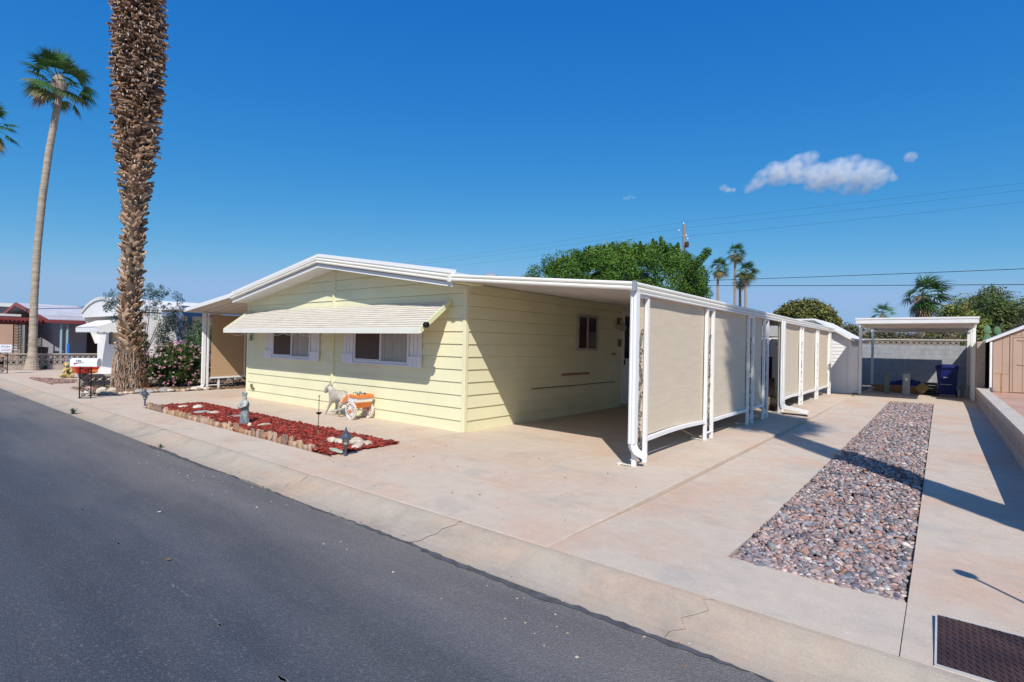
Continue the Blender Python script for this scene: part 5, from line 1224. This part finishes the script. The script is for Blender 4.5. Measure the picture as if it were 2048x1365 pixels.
for k in range(9):
    a=k*2*PI/9; b.sweep2([(-9.47+.036*math.cos(a+d_),4.355+.036*math.sin(a+d_),.525) for d_ in(-.28,0,.28)],[(-9.47+.05*math.cos(a+d_),4.355+.05*math.sin(a+d_),.56+.008*(k%2)) for d_ in(-.2,0,.2)])
b.lathe([(.030,.505),(.042,.515),(.042,.53),(.03,.535)],(-9.47,4.355,0),14)
b.build('crown_wreath',M['statue'],st)

# ------------------------------------------------------------------ donkey and cart
dk=thing('donkey_statue','pale cast-stone donkey ornament with raised ears, standing before the front wall','donkey statue',(-9.5,6.1,0))
Dv=[(-9.06,6.13,.40),(-9.18,6.13,.415),(-9.32,6.13,.385),(-9.46,6.13,.40),(-9.54,6.13,.455),(-9.60,6.12,.53),(-9.645,6.12,.58),(-9.70,6.115,.535),(-9.755,6.11,.47),(-9.775,6.11,.44)]
De=[(i,i+1) for i in range(9)]; Dr=[.085,.112,.108,.104,.078,.058,.060,.052,.040,.034]
def leg(att,pts,rad):
    prev=att
    for p,r_ in zip(pts,rad):
        Dv.append(p); Dr.append(r_); De.append((prev,len(Dv)-1)); prev=len(Dv)-1
leg(3,[(-9.50,6.075,.29),(-9.575,6.07,.17),(-9.66,6.07,.06),(-9.70,6.07,.015)],[.036,.022,.017,.022])
leg(3,[(-9.47,6.19,.29),(-9.50,6.20,.17),(-9.53,6.20,.06),(-9.56,6.20,.015)],[.036,.022,.017,.022])
leg(0,[(-9.13,6.07,.29),(-9.20,6.065,.19),(-9.175,6.065,.09),(-9.22,6.06,.015)],[.045,.026,.018,.022])
leg(0,[(-9.05,6.19,.29),(-9.03,6.20,.19),(-8.985,6.20,.09),(-9.01,6.20,.015)],[.045,.026,.018,.022])
skin('body',M['mat_donkey'],dk,Dv,De,[r*1.12 for r in Dr],root=2)
for dy in(-.02,.03):
    b=MB(); b0=Vector((-9.615,6.12+dy,.61)); tipp=Vector((-9.50,6.12+dy*2.4,.71)); s_=Vector((0,.014,0)); nn=Vector((.008,0,-.01)); md=b0.lerp(tipp,.5)
    b.add([b0-s_*.6,b0+s_*.6,md+s_,md-s_,tipp,b0+nn,md+nn*1.4],[(0,1,2,3),(3,2,4),(0,3,6,5),(1,5,6,2),(3,4,6),(2,6,4),(0,5,1)]); b.build('ear',M['mat_donkey'],dk)
MB().box(-9.665,-9.60,6.068,6.172,.515,.60).build('harness_blinker',M['darkwood'],dk,bevel=.012)
MB().box(-9.72,-9.70,6.078,6.152,.475,.54).build('noseband',M['darkwood'],dk,bevel=.006)
MB().tube([(-9.0,6.13,.42),(-8.96,6.13,.36),(-8.965,6.13,.27)],[.014,.011,.016],6).build('tail',M['mat_donkey'],dk)
ca=thing('donkey_cart','orange and white two-wheeled ornamental cart behind the stone donkey','cart',(-8.75,6.2,0))
def wheel(y):
    b=MB(); c=Vector((-8.76,y,.168)); n=28
    for ro,ri,h in ((.168,.132,.016),):
        P=[]
        for j in range(n):
            a=2*PI*j/n
            for r_,yy in((ro,-h),(ro,h),(ri,h),(ri,-h)): P.append(c+Vector((r_*math.cos(a),yy,r_*math.sin(a))))
        b.add(P,[(4*j+k,4*((j+1)%n)+k,4*((j+1)%n)+(k+1)%4,4*j+(k+1)%4) for j in range(n) for k in range(4)])
    w_=b.build('wheel',M['cartwhite'],ca)
    b=MB()
    for j in range(12):
        a=2*PI*j/12; b.tube([c+Vector((.02*math.cos(a),0,.02*math.sin(a))),c+Vector((.085*math.cos(a),0,.085*math.sin(a))),c+Vector((.134*math.cos(a),0,.134*math.sin(a)))],[.006,.013,.007],6)
    b.build('spokes',M['cartwhite'],w_); MB().lathe([(.0,-.03),(.028,-.03),(.034,0),(.028,.03),(.0,.03)],c,12,ax='y').build('hub',M['orange'],w_)
wheel(6.03); wheel(6.42)
b=MB(); 
A=[(-8.86,6.08,.22),(-8.66,6.08,.22),(-8.66,6.37,.22),(-8.86,6.37,.22)]; B=[(-8.90,6.05,.33),(-8.60,6.05,.33),(-8.60,6.40,.33),(-8.90,6.40,.33)]
b.sweep2(A,B); body=b.build('cart_body',M['orange'],ca,bevel=.006)
b=MB(); b.box(-8.90,-8.60,6.045,6.065,.335,.415); b.box(-8.90,-8.60,6.385,6.405,.335,.415); b.box(-8.62,-8.60,6.066,6.384,.335,.415); b.build('side_board',M['cartwhite'],ca,bevel=.004)
b=MB(); b.box(-8.84,-8.58,6.03,6.06,.42,.48); b.box(-8.84,-8.58,6.39,6.42,.42,.48); b.box(-8.605,-8.575,6.061,6.389,.42,.48); b.build('top_rail',M['orange'],ca,bevel=.006)
b=MB()   # curved dashboard sides sweeping down to the shafts
for y in(6.035,6.40):
    b.prism([(-8.84,.49),(-8.90,.50),(-8.96,.44),(-9.02,.41),(-9.06,.35),(-9.12,.33),(-9.15,.26),(-9.10,.25),(-9.04,.29),(-8.90,.335),(-8.84,.40)],1,y,y+.02)
b.build('dashboard_side',M['cartwhite'],ca,bevel=.003)
b=MB()
for y in(6.028,6.421):
    b.prism([(-8.86,.465),(-8.91,.47),(-8.96,.415),(-9.03,.385),(-9.06,.33),(-9.10,.30),(-9.11,.275),(-9.02,.31),(-8.90,.36),(-8.86,.41)],1,y-.003,y+.006)
b.build('dashboard_paint',M['orange'],ca)
MB().tube([(-8.76,6.0,.168),(-8.76,6.45,.168)],.012,8).build('axle',M['cartwhite'],ca)
MB().tube([(-8.9,6.05,.24),(-9.2,6.03,.14),(-9.5,6.02,.10)],.010,6).tube([(-8.9,6.40,.24),(-9.2,6.30,.14),(-9.5,6.26,.10)],.010,6).build('shaft',M['cartwhite'],ca)
tk=MB(); q=random.Random(9)
for k in range(14): tk.blob((-8.72+q.uniform(-.10,.10),6.22+q.uniform(-.12,.12),.49+q.uniform(-.01,.03)),q.uniform(.012,.026),k,.3,1,tone=q.choice([(.25,.2,.18),(.5,.4,.3),(.12,.10,.14)]))
tk.build('dried_flowers',M['rock'],ca)

# ------------------------------------------------------------------ mailboxes
def lattice_post(par,x,y,d,h,w_):
    d=Vector((d[0],d[1],0)); b=MB(); c=Vector((x,y,0)); q=random.Random(3)
    for s in(-1,1): b.tube([c+d*s*w_/2,c+d*s*w_/2+Vector((0,0,h))],.014,6)
    b.tube([c-d*w_/2+Vector((0,0,.02)),c+d*w_/2+Vector((0,0,.02))],.008,5); b.tube([c-d*w_/2+Vector((0,0,h)),c+d*w_/2+Vector((0,0,h))],.010,5)
    k=int(h/.12)
    for i in range(k):
        z0=.03+i*(h-.05)/k; zz=(h-.05)/k; s=1 if i%2 else -1
        b.tube([c+d*s*w_*(.42-.84*t)+d*(.03*math.sin(t*6.2))+Vector((0,0,z0+zz*(t+.12*math.sin(t*12)))) for t in [j/9 for j in range(10)]],.010,5)
        cc=c+d*s*w_*.18+Vector((0,0,z0+zz*.55)); b.tube([cc+d*(.045-.003*j)*math.cos(j*.75)+Vector((0,0,(.045-.003*j)*math.sin(j*.75))) for j in range(11)],.009,5)
        if i in(2,4): 
            for a in(0,1.2,2.4,3.6,4.8): b.add([cc,cc+d*.05*math.cos(a)+Vector((0,0,.05*math.sin(a))),cc+d*.03*math.cos(a+.5)+Vector((0,.004,.03*math.sin(a+.5)))],[(0,1,2)])
    return b.build('lattice_post',M['black'],par)
def mailbox(x,y,th,lab,L_,z0,h,w_,name='mailbox',pw=.24):
    t=thing(name,lab,'mailbox',(x,y,0)); d=Vector((math.cos(th),math.sin(th),0)); nrm=Vector((d.y,-d.x,0)); c=Vector((x,y,0))
    rows=[]
    for s in(-L_/2,L_/2):
        pr=[(-w_/2,z0),(w_/2,z0),(w_/2,z0+h*.62),(w_*.40,z0+h*.86),(w_*.2,z0+h*.98),(0,z0+h),(-w_*.2,z0+h*.98),(-w_*.40,z0+h*.86),(-w_/2,z0+h*.62)]
        rows.append([c+d*s+nrm*p[0]+Vector((0,0,p[1])) for p in pr])
    bx=MB().sweep2(*rows).build('box',M['mailbox'],t,bevel=.006)
    lattice_post(t,x,y,d,z0-.005,pw)
    o=Matrix.Identity(4); o.col[0][:3]=d; o.col[1][:3]=(0,0,1); o.col[2][:3]=nrm
    return t,c,d,nrm,o
t,c,d,nrm,o=mailbox(-15.92,3.56,R(50),'white mailbox reading 586 with red stripe, on a black lattice post',.57,.765,.20,.20)
def place(o,p): m4=o.copy(); m4.translation=p; return m4
text('586','house_number',M['ink'],t,.088,place(o,c-d*.17+nrm*.1015+Vector((0,0,.90))),.001)
b=MB(); z0=.84; bx_=lambda s,z: c+d*s+nrm*.1025+Vector((0,0,z))
b.add([bx_(-.19,z0-.022),bx_(.02,z0+.035),bx_(-.0,z0+.022),bx_(-.19,z0+.008)],[(0,1,2,3)]); b.add([bx_(-.195,z0-.05),bx_(-.185,z0-.05),bx_(-.185,z0+.02),bx_(-.195,z0+.02)],[(0,1,2,3)]); b.build('red_stripe',M['inkred'],t)
t,c,d,nrm,o=mailbox(-27.75,3.70,R(82),'white mailbox with small dark lettering on dark lattice post at the left picture edge',.42,.80,.30,.16,pw=.22)
text('ITCH','lettering',M['inkpurple'],t,.11,place(o,c-d*.09+nrm*.082+Vector((0,0,1.03))),.001)
text('CONST','lettering',M['inkred'],t,.075,place(o,c-d*.06+nrm*.082+Vector((0,0,.89))),.001)

# ------------------------------------------------------------------ access cover, debris
ac=thing('access_cover','rusty brown diamond-plate access cover set in the concrete at lower right','access cover',(.45,3.65,0))
b=MB(); mx0,mx1,my0,my1=.005,.86,3.30,3.92
b.box(mx0,mx1,my0,my1,-.012,.0065); 
MB_plate=b.build('plate',mat('rusted_tread_plate',(.060,.036,.036),.55,.25,6.,.3,80,col2=(.10,.055,.045),metal=.25),ac)
b=MB(); i=0; yy=my0+.015
while yy<my1-.015:
    xx=mx0+.015+(0 if i%2 else .0); j=0
    while xx<mx1-.02:
        a=R(0 if (i+j)%2 else 90)+R(35); L_=.012
        b.obox((xx,yy,.0085),(math.cos(a)*L_,math.sin(a)*L_,0),(-math.sin(a)*.0028,math.cos(a)*.0028,0),(0,0,.0022)); xx+=.028; j+=1
    yy+=.028; i+=1
b.build('tread_pattern',bpy.data.materials['rusted_tread_plate'],ac)
b=MB(); fw=.011
b.box(mx0-fw,mx1+fw,my0-fw,my0-.002,-.01,.009).box(mx0-fw,mx1+fw,my1+.002,my1+fw,-.01,.009).box(mx0-fw,mx0-.002,my0-.002,my1+.002,-.01,.009).box(mx1+.002,mx1+fw,my0-.002,my1+.002,-.01,.009)
b.build('frame',M['mortar'],ac)
q=random.Random(17)
for i,(x,y,c_,l) in enumerate([(-5.48,1.78,(.8,.78,.7),'small white leaf lying on the asphalt, farther from the viewer'),(-4.26,1.45,(.30,.16,.08),'curled brown leaf lying on the asphalt in the lower left')]):
    mb=MB(); mb.add([(x-.03,y,-.079),(x,y-.012,-.075),(x+.035,y+.004,-.071),(x,y+.014,-.073)],[(0,1,2,3)],tone=c_); tag(recenter(mb.build('fallen_leaf',M['mulch'])),l,'leaf')
def scatter(name,n,area,lab):
    rs=np.random.RandomState(33); mb=MB()
    for i in range(n):
        x,y,z=area(rs); s=rs.uniform(.003,.009); a=rs.uniform(0,6.3)
        mb.blob((x,y,z+s*.4),(s*1.4,s,s*.7),i,.2,1,tone=[(.35,.28,.2),(.12,.10,.09),(.5,.42,.33),(.2,.12,.06)][rs.randint(4)])
    o=mb.build(name,M['mulch']); o['kind']='stuff'
scatter('grit',260,lambda rs:(rs.uniform(-9,.6),rs.uniform(2.3,2.95),-.088),'')
scatter('grit',45,lambda rs:(rs.uniform(-6,-2.4),rs.uniform(3.4,6.2),0),'')

# ------------------------------------------------------------------ neighbours on the left
yw=thing('breeze_block_wall','low tan wall of two pierced block courses on a solid base, crossing behind the tall slender palm','wall',(-30.3,6.3,0))
b=MB(); block_row(b,4.05,9.0,0,.205,lambda mb,a,c,z0,z1:mb.box(-30.35,-30.2,a,c,z0,z1),0); b.build('blocks',M['block2'],yw,bevel=.004)
b=MB()
for r_ in range(2):
    u=4.05
    while u<8.9: breeze(b,lambda u_,w_,z:(-30.21-.13*w_,u_,z),u+.005,u+.395,.212+r_*.222,.428+r_*.222); u+=.4
b.build('pierced_blocks',M['block2'],yw); MB().box(-30.37,-30.18,4.03,9.02,.652,.695).build('cap',M['cap'],yw,bevel=.005)
lw=thing('breeze_block_wall','short low wall with one pierced course and flat cap behind the mailbox and palm','wall',(-19.6,6.2,0))
b=MB(); b.box(-19.75,-19.45,4.22,4.42,0,.40); block_row(b,4.43,8.6,0,.13,lambda mb,a,c,z0,z1:mb.box(-19.68,-19.52,a,c,z0,z1),0); b.build('blocks',M['block2'],lw,bevel=.005)
b=MB(); u=4.43
while u<8.2: breeze(b,lambda u_,w_,z:(-19.53-.12*w_,u_,z),u+.005,u+.395,.135,.285); u+=.4
b.build('pierced_blocks',M['block2'],lw); MB().box(-19.72,-19.48,4.43,8.6,.288,.36).build('cap',M['cap'],lw,bevel=.005)
pl=thing('planter_tub','bright red plastic tub on the end pillar of the low wall behind the white mailbox','planter',(-19.3,4.3,.4))
A=[(-19.5,4.10,.41),(-19.2,4.10,.41),(-19.2,4.52,.41),(-19.5,4.52,.41)]; B=[(-19.58,4.02,.62),(-19.12,4.02,.62),(-19.12,4.62,.60),(-19.58,4.62,.60)]
MB().sweep2(A,B).build('tub',M['red'],pl,bevel=.02)
MB().box(-19.17,-19.12,4.42,4.56,.44,.52).build('handle',M['orange'],pl,bevel=.01)
# seated bear
be=thing('bear_statue','yellow seated bear garden ornament on the neighbour\'s concrete, left of the mailbox','bear statue',(-24.2,4.9,0))
V=[(-24.2,4.93,.10),(-24.2,4.93,.25),(-24.19,4.92,.36),(-24.16,4.89,.46)]; E_=[(0,1),(1,2),(2,3)]; Rr=[.15,.14,.085,.088]
def ext(att,pts,rad):
    p=att
    for a,r_ in zip(pts,rad): V.append(a); Rr.append(r_); E_.append((p,len(V)-1)); p=len(V)-1
ext(3,[(-24.06,4.80,.43)],[.045])
ext(3,[(-24.22,4.98,.54)],[.03]); ext(3,[(-24.26,4.83,.54)],[.03])
ext(2,[(-24.10,5.02,.27),(-24.02,4.92,.20)],[.045,.042]); ext(2,[(-24.2,4.80,.27),(-24.08,4.75,.20)],[.045,.042])
ext(0,[(-24.05,5.0,.07),(-23.92,4.98,.07),(-23.88,4.98,.12)],[.075,.06,.055]); ext(0,[(-24.13,4.80,.07),(-24.02,4.68,.07),(-23.99,4.65,.12)],[.075,.06,.055])
skin('body',M['bear'],be,V,E_,Rr,root=0)
MB().blob((-24.02,4.765,.43),.018,2,.05,1).build('nose',M['black'],be)
MB().blob((-24.0,4.86,.22),(.05,.05,.06),4,.15,2).build('honey_pot',M['darkwood'],be,smooth=True)
# white arched-roof trailer house
tr_=thing('trailer_house','white mobile home with arched roof front and scalloped awning, behind the massive palm','house',(-25,6,0))
TX0,TX1,TY=-26.6,-21.7,6.3
arc=[(TX0+(TX1-TX0)*i/16,2.38+.46*(1-((i-8)/8)**2)) for i in range(17)]
MB().prism([(TX0+.05,0),(TX1-.05,0)]+[(x,z-.06) for x,z in arc[::-1]],1,TY,20).build('wall',M['white'],tr_)
b=MB(); b.prism([(x,z) for x,z in arc]+[(x,z+.10) for x,z in arc[::-1]],1,TY-.55,20.1); b.build('roof',M['roofwhite'],tr_)
b=MB(); b.prism([(TY-.5,2.38),(TY,2.38),(TY,1.2),(TY-.08,1.2)],0,TX0,TX0+.08); b.prism([(TY-.5,2.38),(TY,2.38),(TY,1.2),(TY-.08,1.2)],0,TX1-.08,TX1); b.prism([(x,z-.02) for x,z in arc]+[(TX1,2.22),(TX0,2.22)],1,TY-.5,TY-.44); b.build('front_hood',M['white'],tr_)
b=MB(); n=26; y0,y1=TY-.0,TY-1.02; za,zb=2.24,1.80; AX0,AX1=-25.1,-22.35
b.sweep2([(AX0,y0,za),(AX1,y0,za),(AX1,y0,za+.02),(AX0,y0,za+.02)],[(AX0,y1,zb),(AX1,y1,zb),(AX1,y1,zb+.02),(AX0,y1,zb+.02)])
b.add([(AX1,y0,1.7),(AX1,y1,1.7),(AX1,y1,zb),(AX1,y0,za),(AX1-.012,y0,1.7),(AX1-.012,y1,1.7),(AX1-.012,y1,zb),(AX1-.012,y0,za)],[(0,1,2,3),(7,6,5,4)])
def scal(x0,y0,x1,y1,n,top0,top1,bot):
    pts=[(t/n,bot-.035*abs(math.sin(PI*t/4))) for t in range(n*1+1)]
    V=[]
    for i in range(n*4+1):
        t=i/(n*4); V+=[(x0+(x1-x0)*t,y0+(y1-y0)*t,bot-.04*abs(math.sin(PI*i/4))),(x0+(x1-x0)*t,y0+(y1-y0)*t,top0*(1-t)+top1*t)]
    k=len(V); dx,dy=(0,.012) if abs(x1-x0)>abs(y1-y0) else (-.012,0)
    W=[(p[0]+dx,p[1]+dy,p[2]) for p in V]
    b.add(V+W,[(2*i,2*i+2,2*i+3,2*i+1) for i in range(n*4)]+[(k+2*i,k+2*i+1,k+2*i+3,k+2*i+2) for i in range(n*4)]+[(2*i,k+2*i,k+2*i+2,2*i+2) for i in range(n*4)])
scal(AX0,y1,AX1,y1,14,zb+.02,zb+.02,1.66); scal(AX1+.004,y1,AX1+.004,y0,5,1.72,1.72,1.66)
b.build('awning',M['white'],tr_)
w_=MB().box(-24.9,-23.9,TY-.05,TY-.005,1.15,1.72).build('window',M['winframe'],tr_); MB().box(-24.85,-23.95,TY-.06,TY-.051,1.2,1.68).build('pane',M['darkglass'],w_)
b=MB(); 
for k in range(26):
    y_=7.0+k*.42; b.box(TX1-.04,-20.2,y_,y_+.2,2.52,2.56)
b.box(TX1-.04,-20.2,6.95,18,2.47,2.518); b.box(-20.22,-20.16,6.9,18,2.46,2.60); b.build('carport_roof',M['roofwhite'],tr_)
b=MB(); b.box(-20.3,-20.2,6.98,18,2.25,2.38); b.box(-20.3,-22.5,6.98,7.06,2.25,2.38)
for y_ in(7.0,7.32,9.6,12.4): b.box(-20.32,-20.2,y_,y_+.12,0,2.25)
b.build('carport_frame',M['bluegrey'],tr_)
b=MB(); P=[];n=90
for i in range(n+1):
    P+=[(-21.9+.05*math.sin(i*1.1),7.3+i*.055,.9),(-21.9+.05*math.sin(i*1.1),7.3+i*.055,2.3)]
b.add(P,[(2*i,2*i+2,2*i+3,2*i+1) for i in range(n)]); b.build('striped_curtain',mat('striped_curtain',(.33,.20,.12),.9,.1,3.,col2=(.52,.42,.33),mixlo=.48,mixhi=.52,stretch=(1,9,.1)),tr_)
# red trimmed house
rh=thing('red_trimmed_house','low grey house with dark red roof trim and turquoise porch posts','house',(-42,6.3,0))
b=MB(); b.sweep2([(-34.2,6.1,2.24),(-42,6.1,3.28),(-42,6.1,3.34),(-34.2,6.1,2.30)],[(-34.2,18,2.24),(-42,18,3.28),(-42,18,3.34),(-34.2,18,2.30)]); b.sweep2([(-42,6.1,3.28),(-49.8,6.1,2.24),(-49.8,6.1,2.30),(-42,6.1,3.34)],[(-42,18,3.28),(-49.8,18,2.24),(-49.8,18,2.30),(-42,18,3.34)])
rr_=b.build('roof',mat('lilac_grey_roofing',(.50,.49,.52),.8,.1,1.5,col2=(.4,.36,.36)),rh)
b=MB()
for s in(1,-1):
    xe=-42+7.85*s
    b.sweep2([(xe,6.02,2.12),(xe,6.09,2.12),(xe,6.09,2.30),(xe,6.02,2.30)],[(-42,6.02,3.17),(-42,6.09,3.17),(-42,6.09,3.36),(-42,6.02,3.36)])
b.box(-34.19,-34.12,6.05,18,2.10,2.26); b.build('roof_trim',M['redtrim'],rh)
b=MB(); b.prism([(-48,0),(-36.6,0),(-36.6,2.35),(-42,3.15),(-48,2.3)],1,7.4,17.8); b.build('wall',M['greywall'],rh)
for y_ in(6.62,6.86,11): MB().box(-34.4,-34.3,y_,y_+.07,0,2.1).build('porch_post',M['turq'],rh)
MB().box(-34.42,-34.28,6.88,6.98,0,1.1).build('blue_pipe',M['bluepaint'],rh)
d_=MB().box(-36.62,-36.55,8.2,9.1,.1,2.1).build('door',M['darkwood'],rh)
pg=thing('pergola','dark red slatted pergola with black lattice uprights in front of the red-trimmed house','pergola',(-35,5,0))
b=MB(); b.box(-34.9,-34.75,3.6,6.15,2.02,2.12); b.box(-38.6,-38.45,3.6,6.15,2.02,2.12)
b.build('beam',M['redtrim'],pg)
for k in range(18):
    if k<17: pass
b=MB()
for k in range(17): b.box(-38.9,-34.5,3.65+k*.15,3.69+k*.15,2.125,2.33)
b.build('slats',M['redtrim'],pg)
for y_ in(4.95,5.72,):
    b=MB()
    for s in(0,.28): b.box(-34.86,-34.80,y_+s,y_+s+.03,0,2.02)
    for k in range(16): b.tube([(-34.83,y_+.02,.8+k*.075),(-34.83,y_+.15,.83+k*.075),(-34.83,y_+.29,.8+k*.075)],.018,5)
    b.build('lattice_upright',M['black'],pg)
for y_ in(3.7,): MB().box(-34.88,-34.80,y_,y_+.08,0,2.02).build('upright',M['turq'],pg)
sh=thing('salmon_wall_house','salmon-walled house with white siding base, partly cut by the left picture edge','house',(-41,4.5,0))
b=MB(); b.box(-48,-40.2,3.0,5.9,0,2.5); b.build('wall',M['salmon'],sh)
MB().box(-48.2,-40.0,2.9,6.0,2.5,2.62).build('roof',M['roofwhite'],sh)
MB().box(-40.195,-40.17,3.0,5.9,.6,.9).build('siding_base',M['white'],sh)
MB().box(-40.19,-40.14,4.75,4.85,.9,2.5).build('drainpipe',M['bluegrey'],sh)
bh=thing('beige_house','tall beige panelled house with cream roof edge behind the red-trimmed house, at far left','house',(-56,8,0))
MB().box(-60,-52,2,9,0,3.45).build('wall',M['beigewall'],bh); MB().box(-60.2,-51.7,1.8,9.2,3.45,3.7).build('roof',M['cream'],bh)
b=MB(); 
for k in range(30): b.box(-51.99,-51.975,2.1+k*.23,2.14+k*.23,0,3.45)
b.build('wall_battens',M['beigewall'],bh)

# ------------------------------------------------------------------ power lines
pp=thing('utility_pole','tall weathered timber utility pole with transformer behind the clipped tree','utility pole',(-18.45,48,0))
MB().tube([(-18.35,48,-.3),(-18.45,48,6),(-18.55,48,12.85)],[.19,.16,.12],10).build('pole',M['poletimber'],pp)
MB().tube([(-18.5,47.9,11.6),(-18.95,47.8,12.25)],.04,6).build('bracket',M['bluegrey'],pp)
for z_,x_ in((12.9,-18.56),(12.3,-18.98),(11.75,-18.3),(11.45,-18.15)): MB().lathe([(.0,0),(.05,0),(.06,.05),(.04,.10),(.05,.13),(.0,.16)],(x_,47.9,z_),8).build('insulator',M['white'],pp)
MB().lathe([(.0,10.7),(.16,10.7),(.18,10.8),(.18,11.1),(.14,11.2),(.0,11.22)],(-18.2,47.85,0),12).build('transformer',M['darkwood'],pp)
MB().lathe([(.0,9.9),(.09,9.9),(.10,10.0),(.10,10.7),(.0,10.75)],(-18.85,47.9,0),8).build('cut_out',M['utility2'],pp)
def wire(name,pts,sag,r,lab,grp):
    P=[]
    for a,b_ in zip(pts,pts[1:]):
        a=Vector(a);b_=Vector(b_)
        for i in range(24): t=i/24; P.append(a.lerp(b_,t)+Vector((0,0,-4*sag*t*(1-t))))
    P.append(Vector(pts[-1])); o=MB().tube(P,r,4).build(name,M['wire']); tag(o,lab,'wire',group=grp); return o
wire('power_line',[(-80,48,12.6),(-18.55,48,13.1),(45,48,13.0)],.35,.0055,'topmost of the three thin wires on the tall utility pole','overhead wires on the tall utility pole')
wire('power_line',[(-80,47.8,12.2),(-18.98,47.8,12.5),(45,47.8,12.65)],.35,.0055,'middle of the three thin wires on the tall utility pole','overhead wires on the tall utility pole')
wire('power_line',[(-80,48.1,11.6),(-18.2,48.1,11.75),(45,48.1,12.0)],.35,.006,'lowest of the three thin wires on the tall utility pole','overhead wires on the tall utility pole')
MB_=thing('utility_pole','shorter utility pole hidden behind the clipped tree, carrying the two dark cables','utility pole',(-15.6,40,0))
MB().tube([(-15.6,40,0),(-15.6,40,6.8)],[.14,.1],8).build('pole',M['poletimber'],MB_)
wire('power_line',[(-15.6,40,6.62),(38,40,6.1)],.28,.018,'upper of the two dark cables crossing right of the clipped tree','dark cables right of the clipped tree')
wire('power_line',[(-15.6,40,6.28),(38,40,4.1)],.20,.020,'lower of the two dark cables crossing right of the clipped tree','dark cables right of the clipped tree')
fb=thing('distant_building','pale low building glimpsed behind the rear wall under the carport roof','building',(-1.6,42,0))
MB().box(-4.2,.5,42,46,0,2.55).build('wall',M['beigewall'],fb); MB().box(-4.4,.7,41.8,46.2,2.55,2.72).build('roof',M['roofwhite'],fb)

# ------------------------------------------------------------------ clouds
def cloud(name,lab,puffs,dens,seed):
    m=bpy.data.materials.new('cloud_vapour'); m.use_nodes=True; nt=m.node_tree; nt.nodes.remove(nt.nodes['Principled BSDF'])
    v=nt.nodes.new('ShaderNodeVolumePrincipled'); v.inputs['Color'].default_value=(1,1,1,1); v.inputs['Anisotropy'].default_value=-.45
    tc=nt.nodes.new('ShaderNodeTexCoord'); nz=nt.nodes.new('ShaderNodeTexNoise'); nz.inputs['Scale'].default_value=.06; nz.inputs['Detail'].default_value=5; nt.links.new(tc.outputs['Object'],nz.inputs['Vector'])
    mr=nt.nodes.new('ShaderNodeMapRange'); mr.inputs[1].default_value=.36; mr.inputs[2].default_value=.62; mr.inputs[3].default_value=dens*.1; mr.inputs[4].default_value=dens*1.9; nt.links.new(nz.outputs['Fac'],mr.inputs[0]); nt.links.new(mr.outputs[0],v.inputs['Density'])
    nt.links.new(v.outputs[0],nt.nodes['Material Output'].inputs['Volume'])
    t=thing(name,lab,'cloud',(puffs[0][0],puffs[0][1],puffs[0][2]))
    for k,(f_,vs) in enumerate(((.62,2.4),(.9,2.4),(1.15,2.8))):   # dense heart, body and thin outer veil
        mb=MB()
        for i,(x,y,z,r) in enumerate(puffs): mb.blob((x,y,z),(r*1.3*f_,r*f_,r*.9*f_),seed+i,.3,3)
        o=mb.build(('cloud_heart','cloud_body','cloud_veil')[k],m,t); rm=o.modifiers.new('remesh','REMESH'); rm.mode='VOXEL'; rm.voxel_size=vs
    return t
q=random.Random(5); P=[]
for x,z,r in ((-402,432,15.0),(-383,442,17.3),(-359,459,23.1),(-341,466,23.1),(-329,441,20.8),(-300,471,27.7),(-277,475,23.1),(-283,443,27.7),(-249,445,30.0),(-238,418,20.8),(-222,434,30.0),(-196,447,23.1),(-175,456,18.5),(-185,425,30.0),(-155,440,23.1),(-159,413,30.0),(-135,424,25.4),(-130,403,23.1),(-110,414,19.6),(-96,409,13.8),(-174,395,18.5),(-206,404,16.2),(-144,387,13.8),(-317,458,25.4),(-260,418,16.2)):
    P.append((x,1500+q.uniform(-14,14),z,r*.92))
cloud('cloud','soft white elongated cloud in the upper right sky',P,.0085,1)
cloud('cloud','small faint puff of cloud just left of the elongated cloud',[(-471,1500,445,8),(-459,1500,437,9),(-445,1500,433,7)],.012,50)
cloud('cloud','small faint puff of cloud just right of the elongated cloud',[(-64,1500,448,8),(-56,1500,446,9),(-61,1500,437,7)],.012,60)
cloud('cloud','tiny wisp of cloud left of the elongated cloud, above the clipped tree',[(-768,1500,461,6),(-755,1500,462,7),(-738,1500,459,5)],.006,70)
